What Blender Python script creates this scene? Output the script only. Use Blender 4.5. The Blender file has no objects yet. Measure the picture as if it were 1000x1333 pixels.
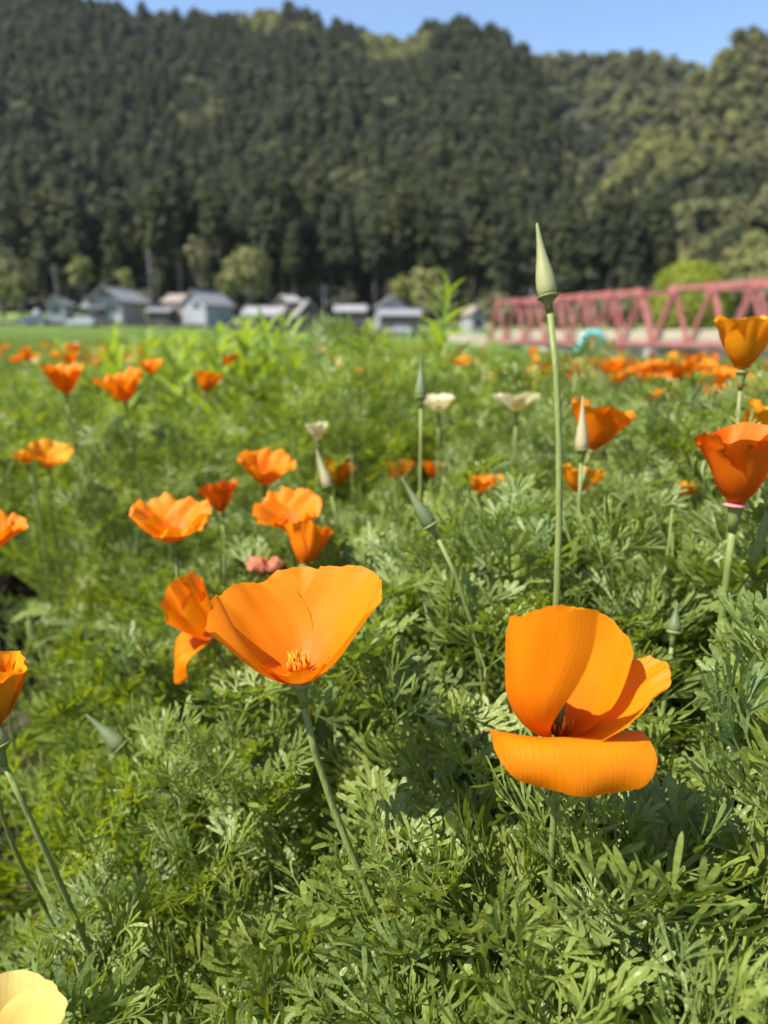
import bpy, math, random
import numpy as np
from mathutils import Vector, Matrix
R = math.radians
random.seed(7); rng = np.random.default_rng(7)
sc = bpy.context.scene
col = sc.collection

# ------------------------------------------------------------------ camera, sky, sun, exposure
HC = 0.50                       # camera height above the flower bed
FP = 925.0                      # focal length in photo pixels (1000 x 1333)
PITCH = math.atan(232.5 / FP)   # looking slightly down
cd = bpy.data.cameras.new('camera'); cam = bpy.data.objects.new('camera', cd); col.objects.link(cam)
cam.location = (0, 0, HC); cam.rotation_euler = (math.pi / 2 - PITCH, 0, 0)
cd.sensor_fit = 'VERTICAL'; cd.sensor_height = 34.6; cd.lens = 34.6 * FP / 1333.0
cd.clip_start = 0.01; cd.clip_end = 6000
cd.dof.use_dof = True; cd.dof.focus_distance = 0.262; cd.dof.aperture_fstop = cd.lens / 3.0
sc.camera = cam

SUN = Vector((-0.50, -0.28, 0.82)).normalized()      # direction towards the sun
w = bpy.data.worlds.new('World'); sc.world = w; w.use_nodes = True
nt = w.node_tree; bg = nt.nodes['Background']
sk = nt.nodes.new('ShaderNodeTexSky'); sk.sky_type = 'NISHITA'; sk.sun_disc = False
sk.sun_elevation = math.asin(SUN.z); sk.sun_rotation = math.atan2(SUN.x, SUN.y)
sk.altitude = 300; sk.air_density = 1.0; sk.dust_density = 0.25; sk.ozone_density = 2.4
nt.links.new(sk.outputs[0], bg.inputs[0]); bg.inputs[1].default_value = 0.11
sd = bpy.data.lights.new('sun', 'SUN'); sd.energy = 4.6; sd.angle = R(0.53); sd.color = (1.0, 0.95, 0.86)
so = bpy.data.objects.new('sun', sd); col.objects.link(so)
so.location = (-5, -2, 8); so.rotation_euler = SUN.to_track_quat('Z', 'Y').to_euler()
sc.view_settings.view_transform = 'Standard'; sc.view_settings.look = 'None'
sc.view_settings.exposure = 1.12; sc.view_settings.gamma = 1.0
sc.render.engine = 'CYCLES'
cy = sc.cycles
cy.use_adaptive_sampling = True; cy.adaptive_threshold = 0.025; cy.use_denoising = True; cy.denoiser = 'OPENIMAGEDENOISE'
cy.max_bounces = 7; cy.diffuse_bounces = 3; cy.glossy_bounces = 2; cy.transmission_bounces = 4
cy.transparent_max_bounces = 4; cy.caustics_reflective = False; cy.caustics_refractive = False
cy.sample_clamp_indirect = 6.0

# ------------------------------------------------------------------ pixel helpers
FWD = Vector((0, math.cos(PITCH), -math.sin(PITCH))); UP = Vector((0, math.sin(PITCH), math.cos(PITCH)))
def ray(px, py):
    return FWD + Vector((1, 0, 0)) * ((px - 500) / FP) + UP * ((666.5 - py) / FP)
def P(px, py, d):                        # point at depth d along the optical axis
    return Vector((0, 0, HC)) + ray(px, py) * d
def PY(px, py, Y):                       # point at world distance Y
    r = ray(px, py); return Vector((0, 0, HC)) + r * (Y / r.y)
def PZ(px, py, z):                       # point on the level z
    r = ray(px, py); return Vector((0, 0, HC)) + r * ((z - HC) / r.z)
def proj(p):
    q = Vector(p) - Vector((0, 0, HC)); d = q.dot(FWD)
    if d < 1e-4: return (0, 0, -1)
    return (500 + FP * q.x / d, 666.5 - FP * q.dot(UP) / d, d)

# ------------------------------------------------------------------ object helpers
def tag(o, label=None, cat=None, group=None, kind=None):
    if label: o['label'] = label
    if cat: o['category'] = cat
    if group: o['group'] = group
    if kind: o['kind'] = kind
    return o
def empty(name, loc, rz=0):
    o = bpy.data.objects.new(name, None); o.empty_display_size = 0.02
    o.location = loc; o.rotation_euler = (0, 0, rz); col.objects.link(o); return o
def link(name, me, parent=None, loc=None):
    o = bpy.data.objects.new(name, me); col.objects.link(o)
    if parent is not None: o.parent = parent
    if loc is not None: o.location = loc
    return o
class MB:
    """collects faces; build() links them as one mesh object"""
    def __init__(s): s.v = []; s.f = []; s.uv = []; s.mi = []
    def add(s, vs, fs, uvs=None, mi=0):
        b = len(s.v); s.v.extend([tuple(v) for v in vs])
        for f in fs: s.f.append(tuple(i + b for i in f)); s.mi.append(mi)
        s.uv.extend(uvs if uvs is not None else [(0, 0)] * len(vs))
    def mesh(s, name, mats, smooth=True, origin=None):
        me = bpy.data.meshes.new(name)
        v = s.v
        if origin is not None:
            ox, oy, oz = origin; v = [(a - ox, b - oy, c - oz) for a, b, c in v]
        me.from_pydata(v, [], s.f)
        if not isinstance(mats, (list, tuple)): mats = [mats]
        for m in mats: me.materials.append(m)
        if smooth: me.polygons.foreach_set('use_smooth', [True] * len(me.polygons))
        if len(mats) > 1: me.polygons.foreach_set('material_index', s.mi)
        ul = me.uv_layers.new(name='UVMap')
        li = np.empty(len(me.loops), dtype=np.int32); me.loops.foreach_get('vertex_index', li)
        ul.data.foreach_set('uv', np.array(s.uv, dtype=np.float32)[li].ravel())
        me.update(); return me
    def build(s, name, mats, parent=None, smooth=True, origin=None):
        return link(name, s.mesh(name, mats, smooth, origin), parent)
    def box(s, c, sz, rz=0, mi=0, mat=None):
        hx, hy, hz = sz[0] / 2, sz[1] / 2, sz[2] / 2
        M = Matrix.Rotation(rz, 3, 'Z') if mat is None else mat
        vs = [Vector(c) + M @ Vector((x * hx, y * hy, z * hz)) for x in (-1, 1) for y in (-1, 1) for z in (-1, 1)]
        s.add(vs, [(0, 1, 3, 2), (4, 6, 7, 5), (0, 4, 5, 1), (2, 3, 7, 6), (0, 2, 6, 4), (1, 5, 7, 3)], mi=mi)
    def bar(s, a, b, w, h=None, mi=0, up=(0, 0, 1)):
        a, b = Vector(a), Vector(b); h = w if h is None else h
        y = (b - a).normalized(); x = y.cross(Vector(up))
        if x.length < 1e-3: x = y.cross(Vector((1, 0, 0)))
        x.normalize(); z = x.cross(y); M = Matrix((x, y, z)).transposed()
        s.box((a + b) / 2, (w, (b - a).length, h), mat=M, mi=mi)
    def tube(s, pts, rad, n=6, cap=True, mi=0, ribs=0.0):
        pts = [Vector(p) for p in pts]; m = len(pts)
        rad = [rad] * m if not hasattr(rad, '__len__') else rad
        vs = []; uvs = []
        x = None
        for i, p in enumerate(pts):
            t = (pts[min(i + 1, m - 1)] - pts[max(i - 1, 0)]).normalized()
            if x is None:
                x = t.cross(Vector((0.3, 0.9, 0.1)));
                if x.length < 1e-3: x = t.cross(Vector((1, 0, 0)))
            x = (x - t * x.dot(t)).normalized(); y = t.cross(x)
            for k in range(n):
                a = 2 * math.pi * k / n; rr = rad[i] * (1 + (ribs if k % 2 else -ribs))
                vs.append(p + x * (math.cos(a) * rr) + y * (math.sin(a) * rr)); uvs.append((k / n, i / (m - 1)))
        fs = [(i * n + k, i * n + (k + 1) % n, (i + 1) * n + (k + 1) % n, (i + 1) * n + k) for i in range(m - 1) for k in range(n)]
        if cap: fs += [tuple(range(n))[::-1], tuple((m - 1) * n + k for k in range(n))]
        s.add(vs, fs, uvs, mi)
def bez(a, b, c, d, n):
    a, b, c, d = map(Vector, (a, b, c, d)); out = []
    for i in range(n):
        t = i / (n - 1); u = 1 - t
        out.append(a * u**3 + b * 3 * u * u * t + c * 3 * u * t * t + d * t**3)
    return out
def interp(x, xs, ys):
    return float(np.interp(x, xs, ys))

# ------------------------------------------------------------------ materials
def mat(name, base, rough=0.6, var=None, scale=20, coord='Object', trans=None, tw=0.0, bump=0.0, bscale=60,
        spec=0.4, rnd=0.0, rndcol=None, stretch=None, detail=4, coat=0.0):
    """base colour varied by noise towards `var`, and per object towards `rndcol`; optional translucency"""
    m = bpy.data.materials.new(name); m.use_nodes = True
    t = m.node_tree; N = t.nodes; L = t.links
    pr = N['Principled BSDF']; out = N['Material Output']
    pr.inputs['Roughness'].default_value = rough; pr.inputs['Specular IOR Level'].default_value = spec
    tc = N.new('ShaderNodeTexCoord'); mp = N.new('ShaderNodeMapping')
    L.new(tc.outputs[coord], mp.inputs[0])
    if stretch: mp.inputs['Scale'].default_value = stretch
    no = N.new('ShaderNodeTexNoise'); no.inputs['Scale'].default_value = scale; no.inputs['Detail'].default_value = detail
    L.new(mp.outputs[0], no.inputs['Vector'])
    rp = N.new('ShaderNodeValToRGB'); rp.color_ramp.elements[0].position = 0.34; rp.color_ramp.elements[1].position = 0.66
    rp.color_ramp.elements[0].color = (*base, 1); rp.color_ramp.elements[1].color = (*(var or base), 1)
    L.new(no.outputs[0], rp.inputs[0]); c = rp.outputs[0]
    if rndcol is not None:
        oi = N.new('ShaderNodeObjectInfo'); mx = N.new('ShaderNodeMix'); mx.data_type = 'RGBA'
        mr = N.new('ShaderNodeMath'); mr.operation = 'MULTIPLY'; mr.inputs[1].default_value = rnd
        L.new(oi.outputs['Random'], mr.inputs[0]); L.new(mr.outputs[0], mx.inputs[0])
        L.new(c, mx.inputs[6]); mx.inputs[7].default_value = (*rndcol, 1); c = mx.outputs[2]
    L.new(c, pr.inputs['Base Color'])
    if bump:
        n2 = N.new('ShaderNodeTexNoise'); n2.inputs['Scale'].default_value = bscale; n2.inputs['Detail'].default_value = 6
        L.new(mp.outputs[0], n2.inputs['Vector'])
        bp = N.new('ShaderNodeBump'); bp.inputs['Strength'].default_value = bump; bp.inputs['Distance'].default_value = 0.01
        L.new(n2.outputs[0], bp.inputs['Height']); L.new(bp.outputs[0], pr.inputs['Normal'])
    if tw:
        tr = N.new('ShaderNodeBsdfTranslucent'); ms = N.new('ShaderNodeMixShader'); ms.inputs[0].default_value = tw
        if trans: tr.inputs[0].default_value = (*trans, 1)
        else: L.new(c, tr.inputs[0])
        L.new(pr.outputs[0], ms.inputs[1]); L.new(tr.outputs[0], ms.inputs[2]); L.new(ms.outputs[0], out.inputs[0])
    return m

def petal_mat(name, tip, base, trans, tw=0.38, rough=0.5):
    m = bpy.data.materials.new(name); m.use_nodes = True
    t = m.node_tree; N = t.nodes; L = t.links; pr = N['Principled BSDF']; out = N['Material Output']
    uv = N.new('ShaderNodeUVMap'); sp = N.new('ShaderNodeSeparateXYZ'); L.new(uv.outputs[0], sp.inputs[0])
    rp = N.new('ShaderNodeValToRGB'); rp.color_ramp.elements[0].position = 0.02; rp.color_ramp.elements[1].position = 0.55
    rp.color_ramp.elements[0].color = (*base, 1); rp.color_ramp.elements[1].color = (*tip, 1)
    L.new(sp.outputs[1], rp.inputs[0])
    mp = N.new('ShaderNodeMapping'); mp.inputs['Scale'].default_value = (70, 1.3, 1); L.new(uv.outputs[0], mp.inputs[0])
    no = N.new('ShaderNodeTexNoise'); no.inputs['Scale'].default_value = 1.0; no.inputs['Detail'].default_value = 3; L.new(mp.outputs[0], no.inputs['Vector'])
    mx = N.new('ShaderNodeMix'); mx.data_type = 'RGBA'; mx.blend_type = 'MULTIPLY'
    r2 = N.new('ShaderNodeValToRGB'); r2.color_ramp.elements[0].position = 0.3; r2.color_ramp.elements[1].position = 0.6
    r2.color_ramp.elements[0].color = (0.96, 0.87, 0.74, 1); r2.color_ramp.elements[1].color = (1, 1, 1, 1)
    L.new(no.outputs[0], r2.inputs[0]); mx.inputs[0].default_value = 0.8; L.new(rp.outputs[0], mx.inputs[6]); L.new(r2.outputs[0], mx.inputs[7])
    L.new(mx.outputs[2], pr.inputs['Base Color'])
    bp = N.new('ShaderNodeBump'); bp.inputs['Strength'].default_value = 0.32; bp.inputs['Distance'].default_value = 0.0006
    L.new(no.outputs[0], bp.inputs['Height']); L.new(bp.outputs[0], pr.inputs['Normal'])
    pr.inputs['Roughness'].default_value = rough; pr.inputs['Specular IOR Level'].default_value = 0.22
    tr = N.new('ShaderNodeBsdfTranslucent'); tr.inputs[0].default_value = (*trans, 1); L.new(bp.outputs[0], tr.inputs['Normal'])
    ms = N.new('ShaderNodeMixShader'); ms.inputs[0].default_value = tw
    L.new(pr.outputs[0], ms.inputs[1]); L.new(tr.outputs[0], ms.inputs[2]); L.new(ms.outputs[0], out.inputs[0])
    return m

M = {}
M['petal'] = petal_mat('petal_orange', (0.82, 0.240, 0.003), (0.74, 0.135, 0.002), (0.88, 0.24, 0.003))
M['petal_red'] = petal_mat('petal_deep_orange', (0.78, 0.175, 0.004), (0.70, 0.09, 0.003), (0.85, 0.13, 0.002))
M['petal_yellow'] = petal_mat('petal_golden', (0.82, 0.36, 0.008), (0.78, 0.19, 0.004), (0.88, 0.32, 0.008))
M['petal_cream'] = petal_mat('petal_cream', (0.72, 0.67, 0.44), (0.72, 0.54, 0.17), (0.8, 0.7, 0.35))
M['petal_pale'] = petal_mat('petal_pale_yellow', (0.72, 0.54, 0.17), (0.72, 0.46, 0.09), (0.8, 0.6, 0.15))
M['petal_wilt'] = mat('petal_wilted', (0.42, 0.10, 0.05), 0.7, (0.55, 0.2, 0.1), 90, tw=0.15)
M['stamen'] = mat('stamen', (0.85, 0.24, 0.008), 0.6, (0.9, 0.36, 0.015), 200, tw=0.2)
M['anther_dark'] = mat('anther_dark', (0.22, 0.05, 0.01), 0.7, (0.5, 0.15, 0.01), 300)
M['collar'] = mat('receptacle_collar', (0.50, 0.13, 0.12), 0.5, (0.55, 0.24, 0.20), 150)
M['stem'] = mat('stem_green', (0.18, 0.24, 0.055), 0.5, (0.25, 0.30, 0.085), 60, tw=0.15, rnd=0.6, rndcol=(0.22, 0.22, 0.07), bump=0.2, bscale=300, stretch=(1, 1, 0.2))
M['bud'] = mat('bud_cap', (0.23, 0.28, 0.10), 0.55, (0.36, 0.35, 0.15), 55, tw=0.2, stretch=(1, 1, 0.5))
M['bud_green'] = mat('bud_cap_green', (0.105, 0.145, 0.055), 0.5, (0.16, 0.20, 0.08), 80, tw=0.15)
M['bud_tan'] = mat('bud_cap_tan', (0.42, 0.33, 0.17), 0.55, (0.30, 0.33, 0.15), 60, tw=0.15)
M['leaf'] = mat('leaf_glaucous', (0.140, 0.198, 0.052), 0.40, (0.195, 0.258, 0.078), 35, trans=(0.36, 0.44, 0.022), tw=0.33, rnd=0.75, rndcol=(0.245, 0.285, 0.045), spec=0.55, bump=0.25, bscale=260)
M['leaf_sun'] = mat('leaf_sun_tinted', (0.150, 0.215, 0.030), 0.42, (0.205, 0.265, 0.044), 35, trans=(0.44, 0.52, 0.014), tw=0.35, rnd=0.6, rndcol=(0.18, 0.24, 0.035), spec=0.4)  # sunlight shining through the leaves is put into this yellower base colour
M['leaf_far'] = mat('leaf_field', (0.150, 0.215, 0.036), 0.48, (0.205, 0.270, 0.058), 6, trans=(0.34, 0.42, 0.035), tw=0.38, rnd=0.6, rndcol=(0.18, 0.25, 0.06))
M['grass'] = mat('meadow_blade', (0.15, 0.24, 0.055), 0.55, (0.20, 0.29, 0.085), 3, trans=(0.34, 0.46, 0.08), tw=0.4, rnd=0.6, rndcol=(0.24, 0.31, 0.11))
M['weed'] = mat('weed_leaf', (0.16, 0.25, 0.025), 0.5, (0.21, 0.30, 0.04), 30, trans=(0.46, 0.56, 0.02), tw=0.42, rnd=0.5, rndcol=(0.23, 0.33, 0.10))
M['cedar'] = mat('cedar_needles', (0.026, 0.034, 0.015), 0.75, (0.043, 0.052, 0.022), 0.35, tw=0.12, rnd=0.9, rndcol=(0.056, 0.060, 0.022), spec=0.15)
M['broad'] = mat('broadleaf_olive', (0.105, 0.120, 0.040), 0.65, (0.175, 0.178, 0.068), 0.3, tw=0.25, rnd=0.8, rndcol=(0.165, 0.150, 0.072), spec=0.25)
M['fresh'] = mat('broadleaf_fresh', (0.20, 0.215, 0.050), 0.65, (0.25, 0.25, 0.080), 0.3, tw=0.25, rnd=0.5, rndcol=(0.19, 0.175, 0.08), spec=0.2)
M['lime'] = mat('shrub_lime', (0.20, 0.235, 0.018), 0.6, (0.27, 0.30, 0.03), 1.5, tw=0.3, spec=0.2)
M['bark'] = mat('bark_grey', (0.12, 0.105, 0.09), 0.85, (0.17, 0.155, 0.135), 4, stretch=(1, 1, 0.15), bump=0.4, bscale=8)
M['bark_dark'] = mat('cedar_bark', (0.050, 0.045, 0.040), 0.9, (0.085, 0.077, 0.068), 0.8, rnd=0.8, rndcol=(0.10, 0.092, 0.08), stretch=(1, 1, 0.15))
M['hill'] = mat('hill_floor', (0.025, 0.028, 0.014), 0.95, (0.040, 0.040, 0.020), 0.05)
M['red'] = mat('bridge_paint_red', (0.32, 0.092, 0.086), 0.55, (0.40, 0.15, 0.135), 0.9, bump=0.1, bscale=3)
M['cream'] = mat('painted_rail_cream', (0.34, 0.30, 0.22), 0.6, (0.40, 0.35, 0.26), 0.8)
M['concrete'] = mat('concrete', (0.30, 0.28, 0.25), 0.85, (0.38, 0.36, 0.32), 0.9, bump=0.3, bscale=5)
M['stone'] = mat('stone_wall_dark', (0.045, 0.045, 0.045), 0.9, (0.085, 0.08, 0.076), 1.2, bump=0.5, bscale=3)
M['tile'] = mat('roof_tile_grey', (0.20, 0.195, 0.20), 0.45, (0.27, 0.265, 0.265), 1.5, stretch=(1, 1, 6))
M['tile_pale'] = mat('roof_sheet_pale', (0.27, 0.255, 0.25), 0.4, (0.33, 0.31, 0.30), 1.2)
M['tile_brown'] = mat('roof_tile_brown', (0.26, 0.21, 0.17), 0.5, (0.32, 0.26, 0.21), 1.5)
M['plaster'] = mat('plaster_white', (0.27, 0.27, 0.30), 0.8, (0.34, 0.34, 0.37), 0.6)
M['plaster_tan'] = mat('plaster_tan', (0.42, 0.30, 0.20), 0.8, (0.48, 0.35, 0.25), 0.6)
M['timber'] = mat('dark_timber', (0.060, 0.050, 0.045), 0.8, (0.10, 0.085, 0.075), 1.5)
M['glass'] = mat('window_glass', (0.03, 0.035, 0.045), 0.08, spec=0.6)
M['pole'] = mat('pole_concrete', (0.10, 0.098, 0.095), 0.7, (0.14, 0.135, 0.13), 1.0)
M['turq'] = mat('turquoise_paint', (0.10, 0.42, 0.42), 0.45, (0.14, 0.48, 0.46), 2)
M['car_silver'] = mat('car_paint_silver', (0.45, 0.47, 0.50), 0.25, spec=0.6)
M['car_blue'] = mat('car_paint_slate', (0.10, 0.12, 0.17), 0.25, spec=0.6)
M['rubber'] = mat('tyre_rubber', (0.025, 0.025, 0.025), 0.8)
M['soil'] = mat('clod_soil', (0.055, 0.042, 0.030), 0.95, (0.12, 0.095, 0.07), 60, bump=0.6, bscale=120)
M['straw'] = mat('dry_stalk', (0.36, 0.29, 0.19), 0.8, (0.26, 0.20, 0.13), 60)

# ------------------------------------------------------------------ ground
ZA = [-0.75, -0.54, -0.30, -0.10, 0.03, 0.12, 0.20, 0.30, 0.54, 0.75]
ZD = [0, 4, 20, 45, 80, 100, 112, 124, 160, 320, 900]
ZT = np.array([
 [0, 0, .15, .45, 0.9, 1.25, 1.9, 3.2, 5.0, 6, 6],
 [0, 0, .15, .45, 0.9, 1.25, 1.9, 3.0, 5.0, 6, 6],
 [0, 0, .10, .30, 0.6, 0.90, 1.6, 2.7, 4.5, 6, 6],
 [0, 0, .00, .05, 0.15, 0.25, 0.6, 1.5, 4.0, 6, 6],
 [0, 0, -.05, -.2, -.25, -.3, .2, 0.9, 3.5, 6, 6],
 [0, 0, -.15, -.5, -.9, -1.1, -.6, 0.6, 3.0, 6, 6],
 [0, 0, -.25, -.7, -1.3, -1.7, -1.4, 0.4, 3.0, 6, 6],
 [0, 0, -.45, -1.1, -2.6, -2.8, -1.6, 0.4, 3.0, 6, 6],
 [0, 0, -.65, -1.5, -3.0, -2.8, -1.0, 1.2, 3.5, 6, 6],
 [0, 0, -.65, -1.5, -2.8, -2.8, -1.0, 1.2, 3.5, 6, 6]])
def ground_h(x, y):
    if y <= 0.5: a = 0.0; y = max(y, 0)
    else: a = min(max(x / y, -0.749), 0.749)
    y = min(y, 899)
    i = max(k for k in range(len(ZA) - 1) if ZA[k] <= a); j = max(k for k in range(len(ZD) - 1) if ZD[k] <= y)
    s = (a - ZA[i]) / (ZA[i + 1] - ZA[i]); t = (y - ZD[j]) / (ZD[j + 1] - ZD[j])
    s = s * s * (3 - 2 * s); t = t * t * (3 - 2 * t)
    z0 = ZT[i, j] * (1 - s) + ZT[i + 1, j] * s; z1 = ZT[i, j + 1] * (1 - s) + ZT[i + 1, j + 1] * s
    return z0 * (1 - t) + z1 * t
def furrow(x, y):                          # 1 inside the bare furrow on the left
    c = np.interp(y, [0.2, 0.45, 0.7, 1.0, 1.3], [-0.26, -0.33, -0.44, -0.56, -0.75])
    return 1.0 if (0.15 < y < 1.2 and c - 0.20 < x < c + 0.092) else 0.0

def build_ground():
    xs = np.concatenate([-np.geomspace(2500, 3, 40), np.linspace(-2.9, 2.9, 98), np.geomspace(3, 2500, 40)])
    ys = np.concatenate([-np.geomspace(600, 2.2, 14), np.linspace(-2, 3.5, 93), np.geomspace(3.6, 4500, 75)])
    v = []
    for y in ys:
        for x in xs:
            z = ground_h(x, y)
            if abs(x) < 3 and -1 < y < 4:
                z += 0.008 * math.sin(23 * x + 5 * y) * math.sin(17 * y + 3) + rng.normal() * 0.006
                if furrow(x, y): z -= 0.02
            v.append((x, y, z))
    nx = len(xs)
    f = [(j * nx + i, j * nx + i + 1, (j + 1) * nx + i + 1, (j + 1) * nx + i) for j in range(len(ys) - 1) for i in range(nx - 1)]
    m = bpy.data.materials.new('ground'); m.use_nodes = True; t = m.node_tree; N = t.nodes; L = t.links; pr = N['Principled BSDF']
    pr.inputs['Roughness'].default_value = 0.95; pr.inputs['Specular IOR Level'].default_value = 0.1
    tc = N.new('ShaderNodeTexCoord'); sp = N.new('ShaderNodeSeparateXYZ'); L.new(tc.outputs['Object'], sp.inputs[0])
    n1 = N.new('ShaderNodeTexNoise'); n1.inputs['Scale'].default_value = 45; n1.inputs['Detail'].default_value = 8; L.new(tc.outputs['Object'], n1.inputs['Vector'])
    r1 = N.new('ShaderNodeValToRGB'); r1.color_ramp.elements[0].color = (0.030, 0.023, 0.017, 1); r1.color_ramp.elements[1].color = (0.095, 0.075, 0.055, 1)
    r1.color_ramp.elements[0].position = 0.35; r1.color_ramp.elements[1].position = 0.7; L.new(n1.outputs[0], r1.inputs[0])
    n2 = N.new('ShaderNodeTexNoise'); n2.inputs['Scale'].default_value = 0.25; n2.inputs['Detail'].default_value = 8; L.new(tc.outputs['Object'], n2.inputs['Vector'])
    r2 = N.new('ShaderNodeValToRGB'); r2.color_ramp.elements[0].color = (0.10, 0.16, 0.035, 1); r2.color_ramp.elements[1].color = (0.20, 0.25, 0.08, 1)
    r2.color_ramp.elements[0].position = 0.35; r2.color_ramp.elements[1].position = 0.65; L.new(n2.outputs[0], r2.inputs[0])
    mr = N.new('ShaderNodeMapRange'); mr.inputs[1].default_value = 5; mr.inputs[2].default_value = 9; L.new(sp.outputs[1], mr.inputs[0])
    mx = N.new('ShaderNodeMix'); mx.data_type = 'RGBA'; L.new(mr.outputs[0], mx.inputs[0]); L.new(r1.outputs[0], mx.inputs[6]); L.new(r2.outputs[0], mx.inputs[7])
    L.new(mx.outputs[2], pr.inputs['Base Color'])
    bp = N.new('ShaderNodeBump'); bp.inputs['Strength'].default_value = 0.7; bp.inputs['Distance'].default_value = 0.02
    L.new(n1.outputs[0], bp.inputs['Height']); L.new(bp.outputs[0], pr.inputs['Normal'])
    mb = MB(); mb.add(v, f); tag(mb.build('ground', m), 'dark soil of the flower bed passing into the green field', 'ground', kind='structure')
build_ground()

# ------------------------------------------------------------------ hills
HILLS = {}
def hill(name, ridge, foot, bumps, seed, label, back=1.9):
    """ridge: (px, py, distance); foot: [(px, distance)]; py is the tree-top line, so tree height is taken off"""
    r = np.array(ridge, float); fpx, fd = zip(*foot)
    us = np.arange(r[0, 0], r[-1, 0] + 1, 12.0); ns = 40
    ss = np.concatenate([np.linspace(0, 1, ns), np.linspace(1.08, back, 8)])
    ph = np.random.default_rng(seed).uniform(0, 6.28, 12)
    grid = np.zeros((len(us), len(ss), 3))
    for i, u in enumerate(us):
        py = np.interp(u, r[:, 0], r[:, 1]); D = np.interp(u, r[:, 0], r[:, 2]); F = np.interp(u, fpx, fd)
        top = PY(u, py, D); zt = top.z - {'hill_left': 7.5, 'hill_middle': 6.0, 'hill_right': 4.5}[name]; k = top.x / D
        for j, s in enumerate(ss):
            y = F + (D - F) * s; x = k * y
            z0 = ground_h(min(max(x, -0.7 * y), 0.7 * y), F)
            if s <= 1:
                z = z0 + (zt - z0) * (0.80 * s + 0.20 * s * s)
                e = math.sin(math.pi * min(s, 1)) ** 1.0
                z += e * bumps * (math.sin(x / 31 + ph[0] + s * 2) + 0.7 * math.sin(x / 17 + y / 40 + ph[1]) + 0.5 * math.sin(x / 9 - y / 21 + ph[2]))
            else:
                z = zt - (s - 1) * (zt - z0) * 0.55
            grid[i, j] = (x, y, z)
    nj = len(ss)
    f = [(i * nj + j, (i + 1) * nj + j, (i + 1) * nj + j + 1, i * nj + j + 1) for i in range(len(us) - 1) for j in range(nj - 1)]
    mb = MB(); mb.add(grid.reshape(-1, 3).tolist(), f)
    o = mb.build(name, M['hill']); tag(o, label, 'hill', kind='structure')
    HILLS[name] = (us, ss, grid)
hill('hill_left', [(-900, -40, 430), (-300, -45, 430), (0, -22, 430), (140, -2, 430), (200, 12, 430), (300, 15, 430), (365, 4, 425), (400, 9, 425), (430, 24, 425),
                   (510, 44, 425), (555, 30, 420), (610, 21, 415), (650, 36, 410), (690, 62, 400), (712, 110, 375), (745, 190, 330), (800, 268, 275), (850, 335, 235), (885, 395, 215)],
     [(-900, 165), (500, 165), (700, 175), (885, 200)], 5.0, 3, 'steep dark hill covered with conifers behind the houses')
hill('hill_middle', [(520, 150, 560), (690, 72, 540), (735, 71, 540), (800, 63, 540), (850, 67, 540), (900, 82, 540), (960, 120, 540), (1100, 160, 540)],
     [(520, 330), (1100, 330)], 4.0, 5, 'rear hill of mixed woods seen between the two nearer slopes')
hill('hill_right', [(690, 420, 245), (740, 330, 260), (780, 240, 280), (830, 186, 300), (880, 130, 320), (915, 86, 335), (930, 68, 335), (955, 50, 335), (1000, 37, 340), (1300, 0, 350), (1900, -30, 350)],
     [(690, 235), (850, 190), (1000, 160), (1900, 150)], 4.0, 9, 'paler broadleaf covered hillside rising behind the red bridge')

# ------------------------------------------------------------------ tree meshes
def leafquad(mb, c, n, s, mi=0):
    n = Vector(n).normalized(); a = n.cross(Vector((random.gauss(0, 1), random.gauss(0, 1), random.gauss(0, 1)))).normalized(); b = n.cross(a)
    c = Vector(c); sa, sb = s * random.uniform(.7, 1.2), s * random.uniform(.5, .9)
    mb.add([c - a * sa, c + b * sb, c + a * sa * 0.9, c - b * sb], [(0, 1, 2, 3)], mi=mi)
def conifer_crown(h, rad, n, base=0.0, seed=0, sz=0.75, name='crown'):
    random.seed(seed); mb = MB()
    lobes = [(random.uniform(0, 6.28), random.uniform(0.05, 0.9), random.uniform(0.0, .35)) for _ in range(26)]
    for i in range(n):
        t = random.random() ** 1.15; a = random.uniform(0, 6.28)
        rr = rad * (1 - t ** 2.4) ** 0.62 * (0.62 + 0.38 * math.sin(min(1, t / 0.18) * 1.57))
        k = 0
        for la, lt, lr in lobes:
            d = math.cos(a - la)
            if d > 0.75 and abs(lt - t) < 0.07: k = max(k, lr)
        q = random.random() ** 0.35; r = rr * q * (0.86 + k)
        z = base + (h - base) * t - 0.04 * h * q * (1 - t)
        leafquad(mb, (r * math.cos(a), r * math.sin(a), z), (math.cos(a) * q + random.gauss(0, .35), math.sin(a) * q + random.gauss(0, .35), 0.75 + random.gauss(0, .3)), sz * (0.7 + .5 * (1 - t)))
    return mb
def broad_crown(rx, rz, zc, n, sz, seed, nl=14, sq=1.0):
    random.seed(seed); mb = MB(); bl = []
    for i in range(nl):
        a = random.uniform(0, 6.28); e = random.uniform(-.5, 1.4); q = random.uniform(.45, .78)
        bl.append((Vector((rx * q * math.cos(a) * math.cos(e), rx * q * math.sin(a) * math.cos(e), rz * q * math.sin(e))), random.uniform(.30, .48) * min(rx, rz) * 1.1))
    bl.append((Vector((0, 0, 0)), .6 * min(rx, rz)))
    for i in range(n):
        c, r = random.choice(bl); d = Vector((random.gauss(0, 1), random.gauss(0, 1), random.gauss(0, 1))).normalized()
        if d.z < -0.3 and random.random() < .6: d.z *= -1
        p = c + d * r * random.uniform(.75, 1.08); p.z += zc
        leafquad(mb, p, d + Vector((random.gauss(0, .4), random.gauss(0, .4), .3 + random.gauss(0, .4))), sz)
    return mb
def hidden(name, me):                     # a source mesh for scattering, never linked to the scene itself
    return bpy.data.objects.new(name, me)
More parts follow.
